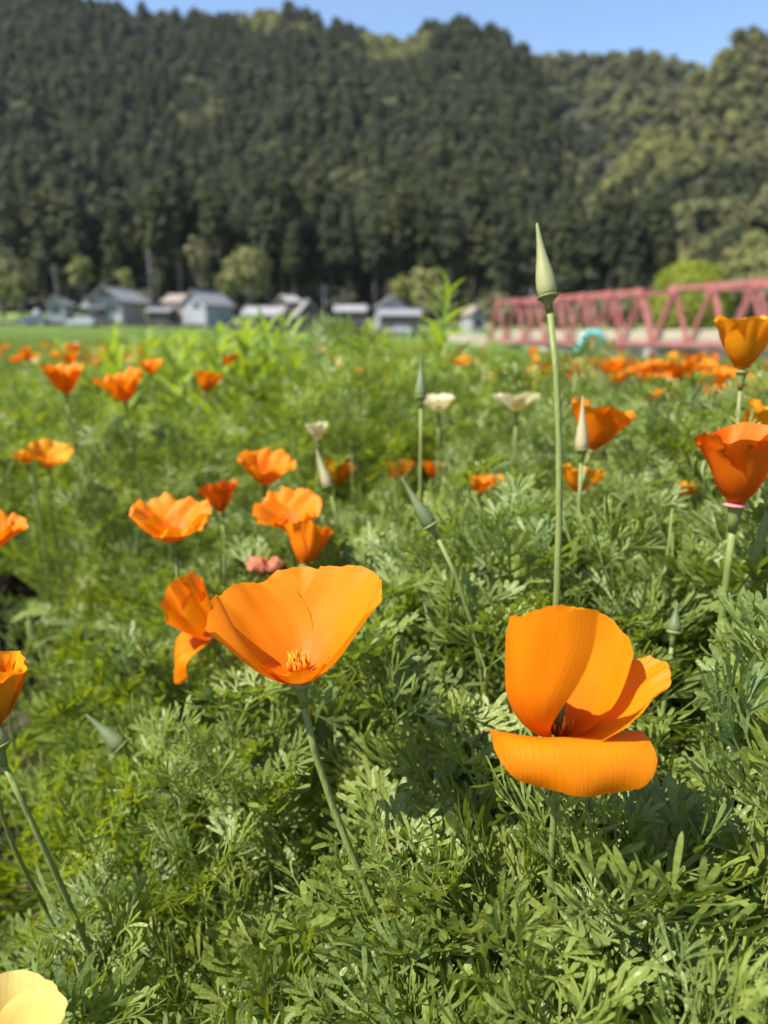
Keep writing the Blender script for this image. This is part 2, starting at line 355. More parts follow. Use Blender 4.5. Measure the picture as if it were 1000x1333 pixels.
SRC_CED = [hidden('conifer_source', conifer_crown(h, r, 420, h * .12, s, .95).mesh('conifer_source', M['cedar'], False)) for h, r, s in ((9.5, 3.3, 1), (10.5, 3.5, 2), (9, 3.7, 3), (12, 3.0, 4))]
SRC_BRD = [hidden('broadleaf_source', broad_crown(r, z, z * 1.1, 420, .85, s).mesh('broadleaf_source', M['broad'], False)) for r, z, s in ((5.2, 4.6, 1), (4.4, 5.0, 2), (5.8, 4.4, 3))]
SRC_FRS = [hidden('fresh_leaf_source', broad_crown(r, z, z * 1.1, 420, .8, s).mesh('fresh_leaf_source', M['fresh'], False)) for r, z, s in ((4.6, 4.6, 5), (4.2, 4.0, 6))]

def scatter(name, pts, rot, scl, idx, srcs, label, cat, material):
    """one 'stuff' object: points with instances of the source meshes"""
    me = bpy.data.meshes.new(name); pts = np.asarray(pts, float)
    me.vertices.add(len(pts)); me.vertices.foreach_set('co', pts.ravel().astype(np.float32))
    a = me.attributes.new('rot', 'FLOAT_VECTOR', 'POINT'); a.data.foreach_set('vector', np.asarray(rot, np.float32).ravel())
    a = me.attributes.new('scl', 'FLOAT_VECTOR', 'POINT'); a.data.foreach_set('vector', np.asarray(scl, np.float32).ravel())
    a = me.attributes.new('idx', 'INT', 'POINT'); a.data.foreach_set('value', np.asarray(idx, np.int32))
    me.materials.append(material)
    o = link(name, me); tag(o, label, cat, kind='stuff')
    g = bpy.data.node_groups.new(name, 'GeometryNodeTree')
    g.interface.new_socket('Geometry', in_out='INPUT', socket_type='NodeSocketGeometry'); g.interface.new_socket('Geometry', in_out='OUTPUT', socket_type='NodeSocketGeometry')
    N = g.nodes; L = g.links; gi = N.new('NodeGroupInput'); go = N.new('NodeGroupOutput')
    ip = N.new('GeometryNodeInstanceOnPoints'); L.new(gi.outputs[0], ip.inputs['Points'])
    jn = N.new('GeometryNodeJoinGeometry')
    for s in reversed(srcs):
        oi = N.new('GeometryNodeObjectInfo'); oi.inputs[0].default_value = s; oi.inputs['As Instance'].default_value = True
        L.new(oi.outputs['Geometry'], jn.inputs[0])
    L.new(jn.outputs[0], ip.inputs['Instance']); ip.inputs['Pick Instance'].default_value = True
    def na(nm, ty):
        n = N.new('GeometryNodeInputNamedAttribute'); n.data_type = ty; n.inputs[0].default_value = nm; return n.outputs[0]
    er = N.new('FunctionNodeEulerToRotation'); L.new(na('rot', 'FLOAT_VECTOR'), er.inputs[0]); L.new(er.outputs[0], ip.inputs['Rotation'])
    L.new(na('scl', 'FLOAT_VECTOR'), ip.inputs['Scale']); L.new(na('idx', 'INT'), ip.inputs['Instance Index'])
    L.new(ip.outputs[0], go.inputs[0])
    md = o.modifiers.new('scatter', 'NODES'); md.node_group = g
    return o

def noise2(x, y, s, seed):
    return math.sin(x / s + seed) * math.sin(y / s * 1.3 + seed * 2.1) + 0.6 * math.sin(x / s * 2.3 + y / s * 1.7 + seed * .7)
def forest(hname, spacing, pick, label, s0=0.0, s1=1.25):
    us, ss, g = HILLS[hname]; pts = []; rot = []; scl = []; idx = []
    a = g[:-1, :-1]; b = g[1:, :-1]; c = g[:-1, 1:]; d = g[1:, 1:]
    ar = np.linalg.norm(np.cross((b - a)[..., :2], (c - a)[..., :2])[..., None], axis=-1)
    for i in range(a.shape[0]):
        for j in range(a.shape[1]):
            if not (s0 <= ss[j] <= s1) or not (-260 < us[i] < 1260): continue
            n = rng.poisson(ar[i, j] / spacing ** 2)
            for _ in range(n):
                p, q = rng.random(2)
                x, y, z = a[i, j] * (1 - p) * (1 - q) + b[i, j] * p * (1 - q) + c[i, j] * (1 - p) * q + d[i, j] * p * q
                k, sc_ = pick(x, y, us[i], ss[j])
                pts.append((x, y, z - 0.8)); rot.append((rng.normal() * .04, rng.normal() * .04, rng.uniform(0, 6.28)))
                s = sc_ * (rng.uniform(.48, 1.0) if rng.random() < .8 else rng.uniform(.9, 1.15)); scl.append((s, s, s * rng.uniform(.85, 1.15))); idx.append(k)
    return scatter('hillside_forest', pts, rot, scl, idx, SRC_CED + SRC_BRD + SRC_FRS, label, 'forest', M['cedar'])
def pickA(x, y, u, s):
    n = noise2(x, y, 28, 1.3)
    top = s > 0.84 and 300 < u < 560
    if top and n > 0.05: return (7 + int(rng.integers(0, 2)), .8) if rng.random() < .75 else (4 + int(rng.integers(0, 3)), .8)
    if n > 1.25 or rng.random() < .03: return 4 + int(rng.integers(0, 3)), .8
    return int(rng.integers(0, 4)), 1.0
def pickB(x, y, u, s):
    n = noise2(x, y, 34, 2.2)
    if n > 0.6 or rng.random() < .1: return int(rng.integers(0, 4)), .9
    if n < -0.6 or rng.random() < .12: return 7 + int(rng.integers(0, 2)), .9
    return 4 + int(rng.integers(0, 3)), .95
def pickC(x, y, u, s):
    n = noise2(x, y, 26, 4.2)
    if n > 0.95 or rng.random() < .1: return int(rng.integers(0, 4)), .85
    if n < -0.5 or rng.random() < .2: return 7 + int(rng.integers(0, 2)), .8
    return 4 + int(rng.integers(0, 3)), .85
forest('hill_left', 3.8, pickA, 'dark conifer forest covering the steep hill behind the houses', 0.02)
forest('hill_middle', 5.2, pickB, 'mixed wood with pale patches on the rear hill')
forest('hill_right', 4.4, pickC, 'olive broadleaf wood on the slope behind the red bridge', 0.04)

# cedars along the foot of the hill: things of their own, with bare trunks
HT = [(25, 3.3, .46, 11), (27, 3.0, .58, 12), (23, 3.5, .38, 13), (26, 3.2, .50, 14), (24, 3.6, .30, 15)]
CR = [conifer_crown(h, r, 620, h * b, s, .85).mesh('crown', M['cedar'], False) for h, r, b, s in HT]
TR = []
for h, *_ in HT:
    mb = MB(); mb.tube([(0, 0, -2), (0.1, 0, h * .3), (-.05, .1, h * .6), (0, 0, h * .97)], [.34, .27, .20, .04], 7); TR.append(mb.mesh('trunk', M['bark_dark']))
k = 0
for row, D0 in enumerate((152, 158, 165)):
    for X in np.arange(-92, 62, 3.6):
        x = X + rng.normal() * 1.5; y = D0 + rng.normal() * 2.6 + (8 if X > 40 else 0); i = int(rng.integers(0, 5))
        r = empty('cedar_tree', (x, y, ground_h(x, y)), rng.uniform(0, 6.28)); s = rng.uniform(.72, 1.1); r.scale = (s, s, s)
        link('trunk', TR[i], r); link('crown', CR[i], r)
        tag(r, 'tall dark cedar with bare grey trunk in the rows at the foot of the hill', 'tree', 'cedars lining the foot of the hill')

def broad_tree(px, D, w, py_top, label, m, n=900, sz=.5, seed=1, name='broadleaf_tree'):
    b = PY(px, 420, D); z0 = ground_h(b.x, b.y); top = PY(px, py_top, D).z; W = w / FP * D; H = top - z0
    r = empty(name, (b.x, b.y, z0)); tag(r, label, 'tree')
    mb = MB(); mb.tube([(0, 0, -.3), (.1, 0, H * .3), (0, .1, H * .6)], [W * .05, W * .038, W * .02], 7)
    for q in range(4):
        a = q * 1.6 + seed; mb.tube([(.05, 0, H * .28), (W * .2 * math.cos(a), W * .2 * math.sin(a), H * .5), (W * .33 * math.cos(a), W * .33 * math.sin(a), H * .68)], [W * .025, W * .016, W * .006], 5)
    mb.build('trunk', M['bark'], r)
    rz = H * .40
    broad_crown(W / 2, rz, H - rz * .98, n, sz, seed).build('crown', m, r, False)
broad_tree(325, 140, 74, 322, 'pale olive leafy tree standing before the dark cedars', M['fresh'], 1100, .55, 21)
broad_tree(552, 138, 60, 352, 'small olive tree behind the gabled house near the bridge', M['fresh'], 800, .5, 22)
broad_tree(520, 139, 28, 356, 'slender pale tree beside the small olive tree', M['fresh'], 450, .4, 23)
broad_tree(30, 138, 62, 338, 'yellowish leafy tree behind the small grey outbuilding', M['broad'], 900, .5, 24)
broad_tree(112, 142, 30, 326, 'thin pale tree rising behind the plastered house', M['fresh'], 500, .45, 25)
broad_tree(262, 146, 34, 298, 'narrow light green tree among the cedar trunks', M['broad'], 500, .5, 26)
broad_tree(6, 126, 52, 362, 'tan coloured bushy tree beside the small outbuilding', M['fresh'], 900, .4, 27)
broad_tree(168, 141, 24, 345, 'small pale tree close behind the plastered house roof', M['fresh'], 400, .4, 28)

# ------------------------------------------------------------------ hamlet
def house(px, D, w, py_ridge, py_eave, depth, rz, label, wall, roof, gable=False, wins=(), py_base=None, name='house', over=.6):
    """w in photo pixels; gable=True turns the gable end to the field; wins: (u, z0, width, height) on the front"""
    w *= .76; over *= .7; py_ridge += 3; py_eave += 2; c = PY(px, 420, D); W = w / FP * D; z0 = ground_h(c.x, c.y) if py_base is None else PY(px, py_base, D).z
    He = PY(px, py_eave, D).z - z0; Hr = PY(px, py_ridge, D).z - z0
    r = empty(name, (c.x, c.y, z0), rz); tag(r, label, 'house' if name == 'house' else 'shed')
    mb = MB(); dz = -1.2; hx, hy = W / 2, depth / 2
    if gable:
        vs = [(-hx, -hy, dz), (hx, -hy, dz), (hx, hy, dz), (-hx, hy, dz), (-hx, -hy, He), (hx, -hy, He), (hx, hy, He), (-hx, hy, He), (0, -hy, Hr - .12), (0, hy, Hr - .12)]
        fs = [(0, 1, 5, 8, 4), (2, 3, 7, 9, 6), (1, 2, 6, 5), (3, 0, 4, 7)]
    else:
        vs = [(-hx, -hy, dz), (hx, -hy, dz), (hx, hy, dz), (-hx, hy, dz), (-hx, -hy, He), (hx, -hy, He), (hx, hy, He), (-hx, hy, He), (-hx, 0, Hr - .12), (hx, 0, Hr - .12)]
        fs = [(0, 1, 5, 4), (2, 3, 7, 6), (1, 2, 6, 9, 5), (3, 0, 4, 8, 7)]
    mb.add(vs, fs); mb.build('wall', wall, r, False)
    for s in (-1, 1):
        rb = MB(); th = .16
        if gable:
            e = Vector((s * (hx + over), 0, He - (Hr - He) / hx * over)); t = Vector((0, 0, Hr)); a, b = -hy - over, hy + over
            q = [(t.x, a, t.z), (e.x, a, e.z), (e.x, b, e.z), (t.x, b, t.z)]
        else:
            e = Vector((0, s * (hy + over), He - (Hr - He) / hy * over)); t = Vector((0, 0, Hr)); a, b = -hx - over, hx + over
            q = [(a, t.y, t.z), (a, e.y, e.z), (b, e.y, e.z), (b, t.y, t.z)]
        vs = q + [(x, y, z + th) for x, y, z in q]
        rb.add(vs, [(0, 1, 2, 3), (7, 6, 5, 4), (0, 4, 5, 1), (1, 5, 6, 2), (2, 6, 7, 3), (3, 7, 4, 0)])
        rb.build('roof', roof, r, False)
    rb = MB()
    if gable: rb.bar((0, -hy - over - .05, Hr + .2), (0, hy + over + .05, Hr + .2), .35, .22)
    else: rb.bar((-hx - over - .05, 0, Hr + .2), (hx + over + .05, 0, Hr + .2), .35, .22)
    rb.build('ridge_cap', roof, r, False)
    for (u, zz, ww, hh) in wins:
        fb = MB(); x = u * W
        for (cx, cz, sx, sz) in ((x, zz + hh, ww + .2, .1), (x, zz, ww + .2, .1), (x - ww / 2, zz + hh / 2, .1, hh), (x + ww / 2, zz + hh / 2, .1, hh), (x, zz + hh / 2, .06, hh)):
            fb.box((cx, -hy - .03, cz), (sx, .12, sz))
        f = fb.build('window', M['timber'], r, False)
        gb = MB(); gb.box((x, -hy - .01, zz + hh / 2), (ww, .06, hh)); gb.build('pane', M['glass'], f, False)
    return r
house(82, 122, 26, 386, 394, 6, .15, 'small grey outbuilding with gabled roof near the two storey house', M['plaster'], M['tile'], True, [(.0, 1.0, 1.2, 1.0)], name='outbuilding')
house(158, 122, 46, 373, 387, 9, -.1, 'two storey plastered house with wide grey gable roof', M['plaster'], M['tile'], True, [(-.2, 1.1, 1.4, 1.2), (.22, 1.1, 1.4, 1.2), (0, 3.3, 1.6, 1.0)], over=1.6)
house(132, 120, 34, 392, 399, 6, 0, 'low dark wing with grey roof against the plastered house', M['timber'], M['tile'], False, [(-.1, .6, 1.8, 1.3)], name='outbuilding')
house(272, 120, 44, 378, 394, 8, -.35, 'pale house whose gable end has one small window', M['plaster'], M['tile'], True, [(.12, 2.2, .9, .9)])
house(238, 124, 34, 382, 392, 7, -.1, 'tan walled house with brown tiled roof', M['plaster_tan'], M['tile_brown'], False, [(-.2, 1.0, 1.4, 1.1)])
house(212, 118, 34, 399, 404, 5, 0, 'low grey lean-to shed beside the tan house', M['timber'], M['tile'], False, name='shed')
house(346, 118, 58, 398, 409, 8, 0, 'long low shed with pale sheet roof and dark open front', M['timber'], M['tile_pale'], False, [(-.25, .5, 2.2, 1.3), (.2, .5, 2.2, 1.3)], name='shed')
house(376, 126, 18, 383, 392, 6, .5, 'small raised store with tilted pale roof', M['timber'], M['tile_pale'], False, name='shed')
house(398, 122, 34, 390, 408, 8, .25, 'dark timber house with steep pale gable roof', M['timber'], M['tile_pale'], True, [(0, 1.0, 1.2, 1.0)])
house(457, 118, 46, 396, 404, 7, 0, 'small house with straight pale roof and wide windows', M['timber'], M['tile_pale'], False, [(-.3, .7, 1.6, 1.4), (.05, .7, 1.6, 1.4), (.33, .7, 1.3, 1.4)])
house(507, 124, 40, 385, 397, 8, .1, 'grey gabled house behind the lower porch roof', M['plaster'], M['tile'], True, [(0, 2.6, 1.4, 1.0)])
house(520, 118, 62, 401, 409, 6, 0, 'low house front with grey porch roof and dark windows', M['timber'], M['tile'], False, [(-.3, .5, 1.8, 1.4), (0, .5, 1.8, 1.4), (.3, .5, 1.8, 1.4)])
house(616, 130, 24, 396, 406, 6, .2, 'little white walled hut near the far bridge end', M['plaster'], M['tile_brown'], True, [(0, .9, 1.0, 1.0)], name='hut')
# poles
def pole(px, D, py_top, label, rad=.16, arms=True):
    c = PY(px, 420, D); z0 = ground_h(c.x, c.y); H = PY(px, py_top, D).z - z0
    r = empty('utility_pole', (c.x, c.y, z0)); tag(r, label, 'pole')
    mb = MB(); mb.tube([(0, 0, -.5), (0, 0, H * .5), (0, 0, H)], [rad, rad * .85, rad * .7], 8); mb.build('shaft', M['pole'], r)
    if arms:
        for q in (.93, .86):
            ab = MB(); ab.bar((-.8, -.15, H * q), (.8, -.15, H * q), .09, .1); ab.build('crossarm', M['pole'], r, False)
pole(200, 117, 326, 'thick grey utility pole between the plastered and tan houses', .17)
pole(423, 116, 371, 'pale utility pole beside the dark timber house', .15)
pole(78, 121, 345, 'thin utility pole at the small grey outbuilding', .14)
pole(691, 128, 374, 'grey post standing behind the red bridge', .2, False)
# low retaining wall and road wall
def wall_run(name, pts, h, th, m, label, nblock):
    r = empty(name, pts[0]); tag(r, label, 'wall')
    for i in range(len(pts) - 1):
        a, b = Vector(pts[i]), Vector(pts[i + 1])
        for q in range(nblock):
            p0 = a.lerp(b, q / nblock + .0006); p1 = a.lerp(b, (q + 1) / nblock - .0006)
            mb = MB(); mb.bar(p0 + Vector((0, 0, h / 2 - .5)), p1 + Vector((0, 0, h / 2 - .5)), th, h + 1)
            mb.build('wall_panel', m, r, False, origin=pts[0])
wall_run('retaining_wall', [PY(395, 440, 108), PY(560, 440, 106)], .9, .4, M['stone'], 'dark stone retaining wall along the field below the houses', 9)
wall_run('field_wall', [PY(-70, 425, 107), PY(150, 426, 107), PY(395, 432, 107.5)], .75, .4, M['stone'], 'dark low stone wall between the meadow and the house bank', 12)
wall_run('approach_wall', [PY(572, 444, 104), PY(634, 446, 100)], 1.0, .4, M['cream'], 'pale parapet wall leading to the far end of the bridge', 5)
wall_run('shaded_bank_wall', [(21, 112, -2.6), (47, 66, -2.6), (62, 40, -2.6)], 2.0, .8, M['stone'], 'dark wall standing in for the shaded river bank behind the bridge', 8)  # dark wall stands in for the shade on the far bank slope
# grass bank marker
c = PY(48, 403, 117); mb = MB(); mb.tube([(0, 0, -.2), (0, 0, .9), (0, 0, 1.5), (0, 0, 1.9), (0, 0, 2.0)], [.62, .6, .56, .36, .05], 12)
o = mb.build('storage_tank', M['plaster']); o.location = (c.x, c.y, ground_h(c.x, c.y)); tag(o, 'small white round topped tank beside the tan bushy tree', 'tank')

def car(px, D, rz, paint, label):
    c = PY(px, 420, D); r = empty('parked_car', (c.x, c.y, ground_h(c.x, c.y)), rz); tag(r, label, 'car')
    prof = [(-1.9, .35), (-1.92, .75), (-1.75, .95), (-1.05, 1.02), (-.55, 1.48), (.75, 1.52), (1.45, 1.05), (1.85, .95), (1.92, .6), (1.88, .35)]
    vs = [(x, y * (.80 if z > 1.1 else .84), z) for y in (-1, 1) for x, z in prof]; n = len(prof)
    fs = [tuple(range(n)), tuple(range(n, 2 * n))[::-1]] + [(i, i + n, (i + 1) % n + n, (i + 1) % n) for i in range(n)]
    mb = MB(); mb.add(vs, fs); mb.build('body', paint, r, False)
    for s in (-1, 1):
        for (x0, x1, x2, x3) in ((-.85, -.5, .05, .05), (.12, .12, .7, 1.2)):
            g = MB(); y = s * .835; g.add([(x0, y, 1.06), (x1, y * .98, 1.42), (x2, y * .98, 1.44), (x3, y, 1.08)], [(0, 1, 2, 3)]); g.build('side_window', M['glass'], r, False)
        for x in (-1.2, 1.2):
            wv = MB(); wv.tube([(x, s * .88, .32), (x, s * .66, .32)], .32, 14); w_ = wv.build('wheel', M['rubber'], r, False)
            rb = MB(); rb.tube([(x, s * .895, .32), (x, s * .87, .32)], .19, 12); rb.build('rim', M['car_silver'], w_, False)
    g = MB(); g.add([(-1.04, -.7, 1.05), (-1.04, .7, 1.05), (-.6, .66, 1.46), (-.6, -.66, 1.46)], [(0, 1, 2, 3)]); g.build('windscreen', M['glass'], r, False)
car(106, 106, .05, M['car_silver'], 'silver car parked below the grass bank before the plastered house')
car(44, 106, .1, M['car_blue'], 'dark slate car parked below the grass bank by the tan bushy tree')
car(432, 112, -.05, M['car_blue'], 'dark slate car parked before the small house with straight roof')
car(520, 112, .05, M['car_silver'], 'silver car parked before the house with grey porch roof')

# ------------------------------------------------------------------ bridge
BD = 70.0
def bt(t, off=0.0, z=0.0):              # t in panels from the joint of both spans
    x = (.3676 + .0235 * t) * BD; y = (1 - .0602 * t) * BD
    return Vector((x + .932 * off, y + .364 * off, z))
ZB, ZT_ = -.42, 4.50
br = empty('truss_bridge', bt(0, 0, -2.5)); tag(br, 'red painted steel truss bridge of two spans crossing beyond the field', 'bridge'); BO = bt(0, 0, -2.5)
def bpart(name, mb, m, parent=br): return mb.build(name, m, parent, False, origin=BO)
for (t0, n) in ((-7, 7), (0, 7)):
    for off in (0, 4.4):
        mb = MB(); mb.bar(bt(t0 + .45, off, ZT_), bt(t0 + n - .45, off, ZT_), .27, .34); bpart('top_chord', mb, M['red'])
        mb = MB(); mb.bar(bt(t0 + .03, off, ZB), bt(t0 + n - .03, off, ZB), .27, .34); bpart('bottom_chord', mb, M['red'])
        for i in range(n):
            wd = .30 if i in (0,) else .20
            mb = MB(); mb.bar(bt(t0 + i + .04, off, ZB + .1), bt(t0 + i + .48, off, ZT_ - .1), .28, wd); bpart('diagonal', mb, M['red'])
            wd = .30 if i == n - 1 else .20
            mb = MB(); mb.bar(bt(t0 + i + .52, off, ZT_ - .1), bt(t0 + i + .96, off, ZB + .1), .28, wd); bpart('diagonal', mb, M['red'])
            mb = MB(); mb.bar(bt(t0 + i + .38, off - .2, ZT_ - .12), bt(t0 + i + .62, off - .2, ZT_ - .12), .05, .75); bpart('gusset_plate', mb, M['red'])
            mb = MB(); mb.bar(bt(t0 + i + .88, off - .2, ZB + .12), bt(t0 + i + 1.0, off - .2, ZB + .12), .05, .75); bpart('gusset_plate', mb, M['red'])
    for i in range(n):
        mb = MB(); mb.bar(bt(t0 + i + .5, .2, ZT_), bt(t0 + i + .5, 4.2, ZT_), .22, .26); bpart('cross_beam', mb, M['red'])
    mb = MB(); mb.bar(bt(t0 + .02, 2.2, ZB + .1), bt(t0 + n - .02, 2.2, ZB + .1), 3.9, .22); bpart('deck', mb, M['concrete'])
    for off in (.45, 3.95):
        mb = MB(); mb.bar(bt(t0 + .02, off, ZB + .80), bt(t0 + n - .02, off, ZB + .80), .10, .95); bpart('guard_rail', mb, M['cream'])
for t in (-7, 0, 7):
    mb = MB(); mb.bar(bt(t, -.5, -2.2), bt(t, 5.0, -2.2), 1.1, 2.5); bpart('pier', mb, M['concrete'])
c = PY(893, 420, 98); z0 = ground_h(c.x, c.y); H = PY(893, 338, 98).z - z0; W = 98 / FP * 98
r = empty('round_tree', (c.x, c.y, z0)); tag(r, 'round lime green tree swelling above the red bridge', 'tree')
mb = MB(); mb.tube([(0, 0, -.3), (.1, 0, H * .35), (0, .1, H * .6)], [.4, .3, .15], 7)
for q in range(5): mb.tube([(.05, 0, H * .25), (W * .2 * math.cos(q * 1.3), W * .2 * math.sin(q * 1.3), H * .5), (W * .34 * math.cos(q * 1.3), W * .34 * math.sin(q * 1.3), H * .66)], [.18, .12, .05], 5)
mb.build('trunk', M['bark'], r)
random.seed(31); mb = MB()
for _ in range(9000):
    d = Vector((random.gauss(0, 1), random.gauss(0, 1), random.gauss(0, 1))).normalized(); q = 1 + .05 * math.sin(5 * d.x + 2) * math.sin(6 * d.z) + .03 * math.sin(11 * d.y + 7 * d.z)
    k_ = q * random.uniform(.80, 1.0) ** .5; leafquad(mb, (d.x * W / 2 * k_, d.y * W / 2 * k_, H * .52 + d.z * H * .48 * k_), d + Vector((random.gauss(0, .5), random.gauss(0, .5), random.gauss(0, .5))), .24)
mb.build('crown', M['lime'], r, False)
broad_tree(560, 122, 40, 392, 'low green bush near the pale parapet wall', M['broad'], 500, .4, 32, 'bush')
broad_tree(960, 118, 90, 368, 'dark olive tree standing behind the nearer bridge span', M['broad'], 1200, .5, 33)
broad_tree(800, 125, 60, 385, 'low olive tree seen through the bridge lattice', M['broad'], 900, .5, 34)

# shrubs of the hedge behind the bridge
SH = [broad_crown(3.2, 2.6, 2.4, 900, .38, q).mesh('crown', M['broad'], False) for q in (71, 72)]
mb = MB(); mb.tube([(0, 0, -.3), (.1, 0, 1.2), (0, .1, 2.6)], [.22, .16, .06], 6)
for a_ in (0, 2.1, 4.2): mb.tube([(.05, 0, .8), (math.cos(a_), math.sin(a_), 2.0), (1.6 * math.cos(a_), 1.6 * math.sin(a_), 2.9)], [.12, .08, .03], 5)
SHT = mb.mesh('trunk', M['bark'])
for px_ in range(640, 1240, 24):
    c = PY(px_ + random.uniform(-9, 9), 430, random.uniform(118, 134)); r = empty('hedge_shrub', (c.x, c.y, ground_h(c.x, c.y)), random.uniform(0, 6)); k_ = random.uniform(.8, 1.35); r.scale = (k_,) * 3
    link('trunk', SHT, r); link('crown', random.choice(SH), r); tag(r, 'dark olive shrub in the hedge behind the red bridge', 'shrub', 'shrubs of the hedge behind the bridge')
# turquoise arch in the field
D = 34; a0, a1, a2, a3 = PY(748, 464, D), PY(765, 434, D), PY(781, 434, D), PY(787, 464, D)
mb = MB(); pts = [a0] + bez(a0.lerp(a1, .75), a1, a1, a1.lerp(a2, .5), 5) + bez(a1.lerp(a2, .55), a2, a2, a2.lerp(a3, .35), 5) + [a3]
gz = ground_h(a0.x, a0.y); pts[0].z = gz - .1; pts[-1].z = gz - .1
mb.tube(pts, .19, 12); o = mb.build('pipe_arch', M['turq'], origin=(a0.x, a0.y, gz)); o.location = (a0.x, a0.y, gz)
tag(o, 'turquoise bent pipe arch standing in the field before the bridge', 'pipe')

# ------------------------------------------------------------------ poppy leaf meshes
def leaf_mesh(seed, style, lite=False, m='leaf', raw=False):
    """a ternately cut leaf: petiole, forked branches, each ending in a fan of narrow round-tipped lobes joined at the base"""
    rs = random.Random(seed); mb = MB()
    pl = rs.uniform(.020, .036); bl = rs.uniform(.030, .040)
    lw = {'fine': .00075, 'mid': .00105, 'broad': .00155}[style]; ll = {'fine': .0105, 'mid': .012, 'broad': .0145}[style]
    arch = rs.uniform(-5, 4); cupk = rs.uniform(4, 13)
    def bend(p):
        x, y, z = p; return (x, y, z + arch * y * y * .8 + cupk * x * x)
    def rot(d, a):
        return Vector((d.x * math.cos(a) - d.y * math.sin(a), d.x * math.sin(a) + d.y * math.cos(a), d.z))
    TP = ((0, .42), (.35, .72), (.62, .98), (.82, 1.0), (.94, .72), (1, .22)) if not lite else ((0, .45), (.6, 1.0), (1, .4))
    def lobe(p, d, L, w, lift, cv):
        d = Vector(d).normalized(); pl_ = Vector((d.y, -d.x, 0)); tw = rs.gauss(0, .35)
        lat = pl_ * math.cos(tw) + Vector((0, 0, 1)) * math.sin(tw); vs = []
        for t, q in TP:
            c = Vector(p) + d * (L * t) + pl_ * (cv * L * t * t) + Vector((0, 0, lift * L * t * t))
            vs += [bend(c - lat * (w * q)), bend(c + lat * (w * q))]
        mb.add(vs, [(2 * i, 2 * i + 1, 2 * i + 3, 2 * i + 2) for i in range(len(TP) - 1)])
    def arm(p, d, L, w0, w1):
        d = Vector(d).normalized(); lat = Vector((d.y, -d.x, 0)); n = 2 if not lite else 1; vs = []
        for i in range(n + 1):
            c = Vector(p) + d * (L * i / n); q = w0 + (w1 - w0) * i / n; vs += [bend(c - lat * q), bend(c + lat * q)]
        mb.add(vs, [(2 * i, 2 * i + 1, 2 * i + 3, 2 * i + 2) for i in range(n)])
        return Vector(p) + d * L
    def fan(p, d, k, L, sp):
        for q in range(k):
            f = (q - (k - 1) / 2); a = f * sp + rs.gauss(0, .06)
            dd = rot(d, a); dd.z += rs.gauss(.08, .15)
            l = L * (1.12 - .12 * abs(f)) * rs.uniform(.8, 1.15); off = -.25 * L * abs(f) / max(1, k / 2)
            lobe(Vector(p) + d * off, dd, l - off * .5, lw * rs.uniform(.85, 1.25), rs.uniform(-.25, .35), -.10 * f + rs.gauss(0, .06))
    def branch(p, d, L, depth):
        e = arm(p, d, L, lw * .62, lw * .55)
        if depth == 0:
            fan(e, d, rs.choice((3, 3, 4, 5)) if not lite else 3, ll * rs.uniform(.85, 1.15), rs.uniform(.26, .40)); return
        for sgn in (-1, 1):
            dd = rot(d, sgn * rs.uniform(.5, .8)); dd.z += rs.gauss(.04, .12); branch(e - d * (L * rs.uniform(.0, .35)), dd, L * rs.uniform(.5, .7), 0)
        branch(e, d, L * rs.uniform(.6, .85), 0)
    d0 = Vector((0, 1, 0)); e = arm((0, 0, 0), d0, pl, .0010, .0009)
    for an, ln in ((.95, .50), (-.95, .50)):
        d = rot(d0, an + rs.gauss(0, .12)); d.z = rs.gauss(.08, .12); branch(e, d, bl * ln * rs.uniform(.85, 1.15), 1)
    e2 = arm(e, d0, bl * .42, .0008, .0007)
    for an in (.7, -.7):
        d = rot(d0, an + rs.gauss(0, .1)); d.z = rs.gauss(.06, .12); branch(e2 - d0 * rs.uniform(0, .006), d, bl * .30 * rs.uniform(.85, 1.15), 1 if rs.random() < .5 and not lite else 0)
    branch(e2, d0, bl * .33, 1)
    return mb if raw else mb.mesh('leaf', M[m])
LEAVES = {'fine': [leaf_mesh(i, 'fine') for i in range(6)], 'mid': [leaf_mesh(20 + i, 'mid') for i in range(6)], 'broad': [leaf_mesh(40 + i, 'broad') for i in range(5)]}
LEAVES_SUN = {'fine': [leaf_mesh(60 + i, 'fine', m='leaf_sun') for i in range(4)], 'mid': [leaf_mesh(80 + i, 'mid', m='leaf_sun') for i in range(4)], 'broad': [leaf_mesh(90 + i, 'broad', m='leaf_sun') for i in range(3)]}

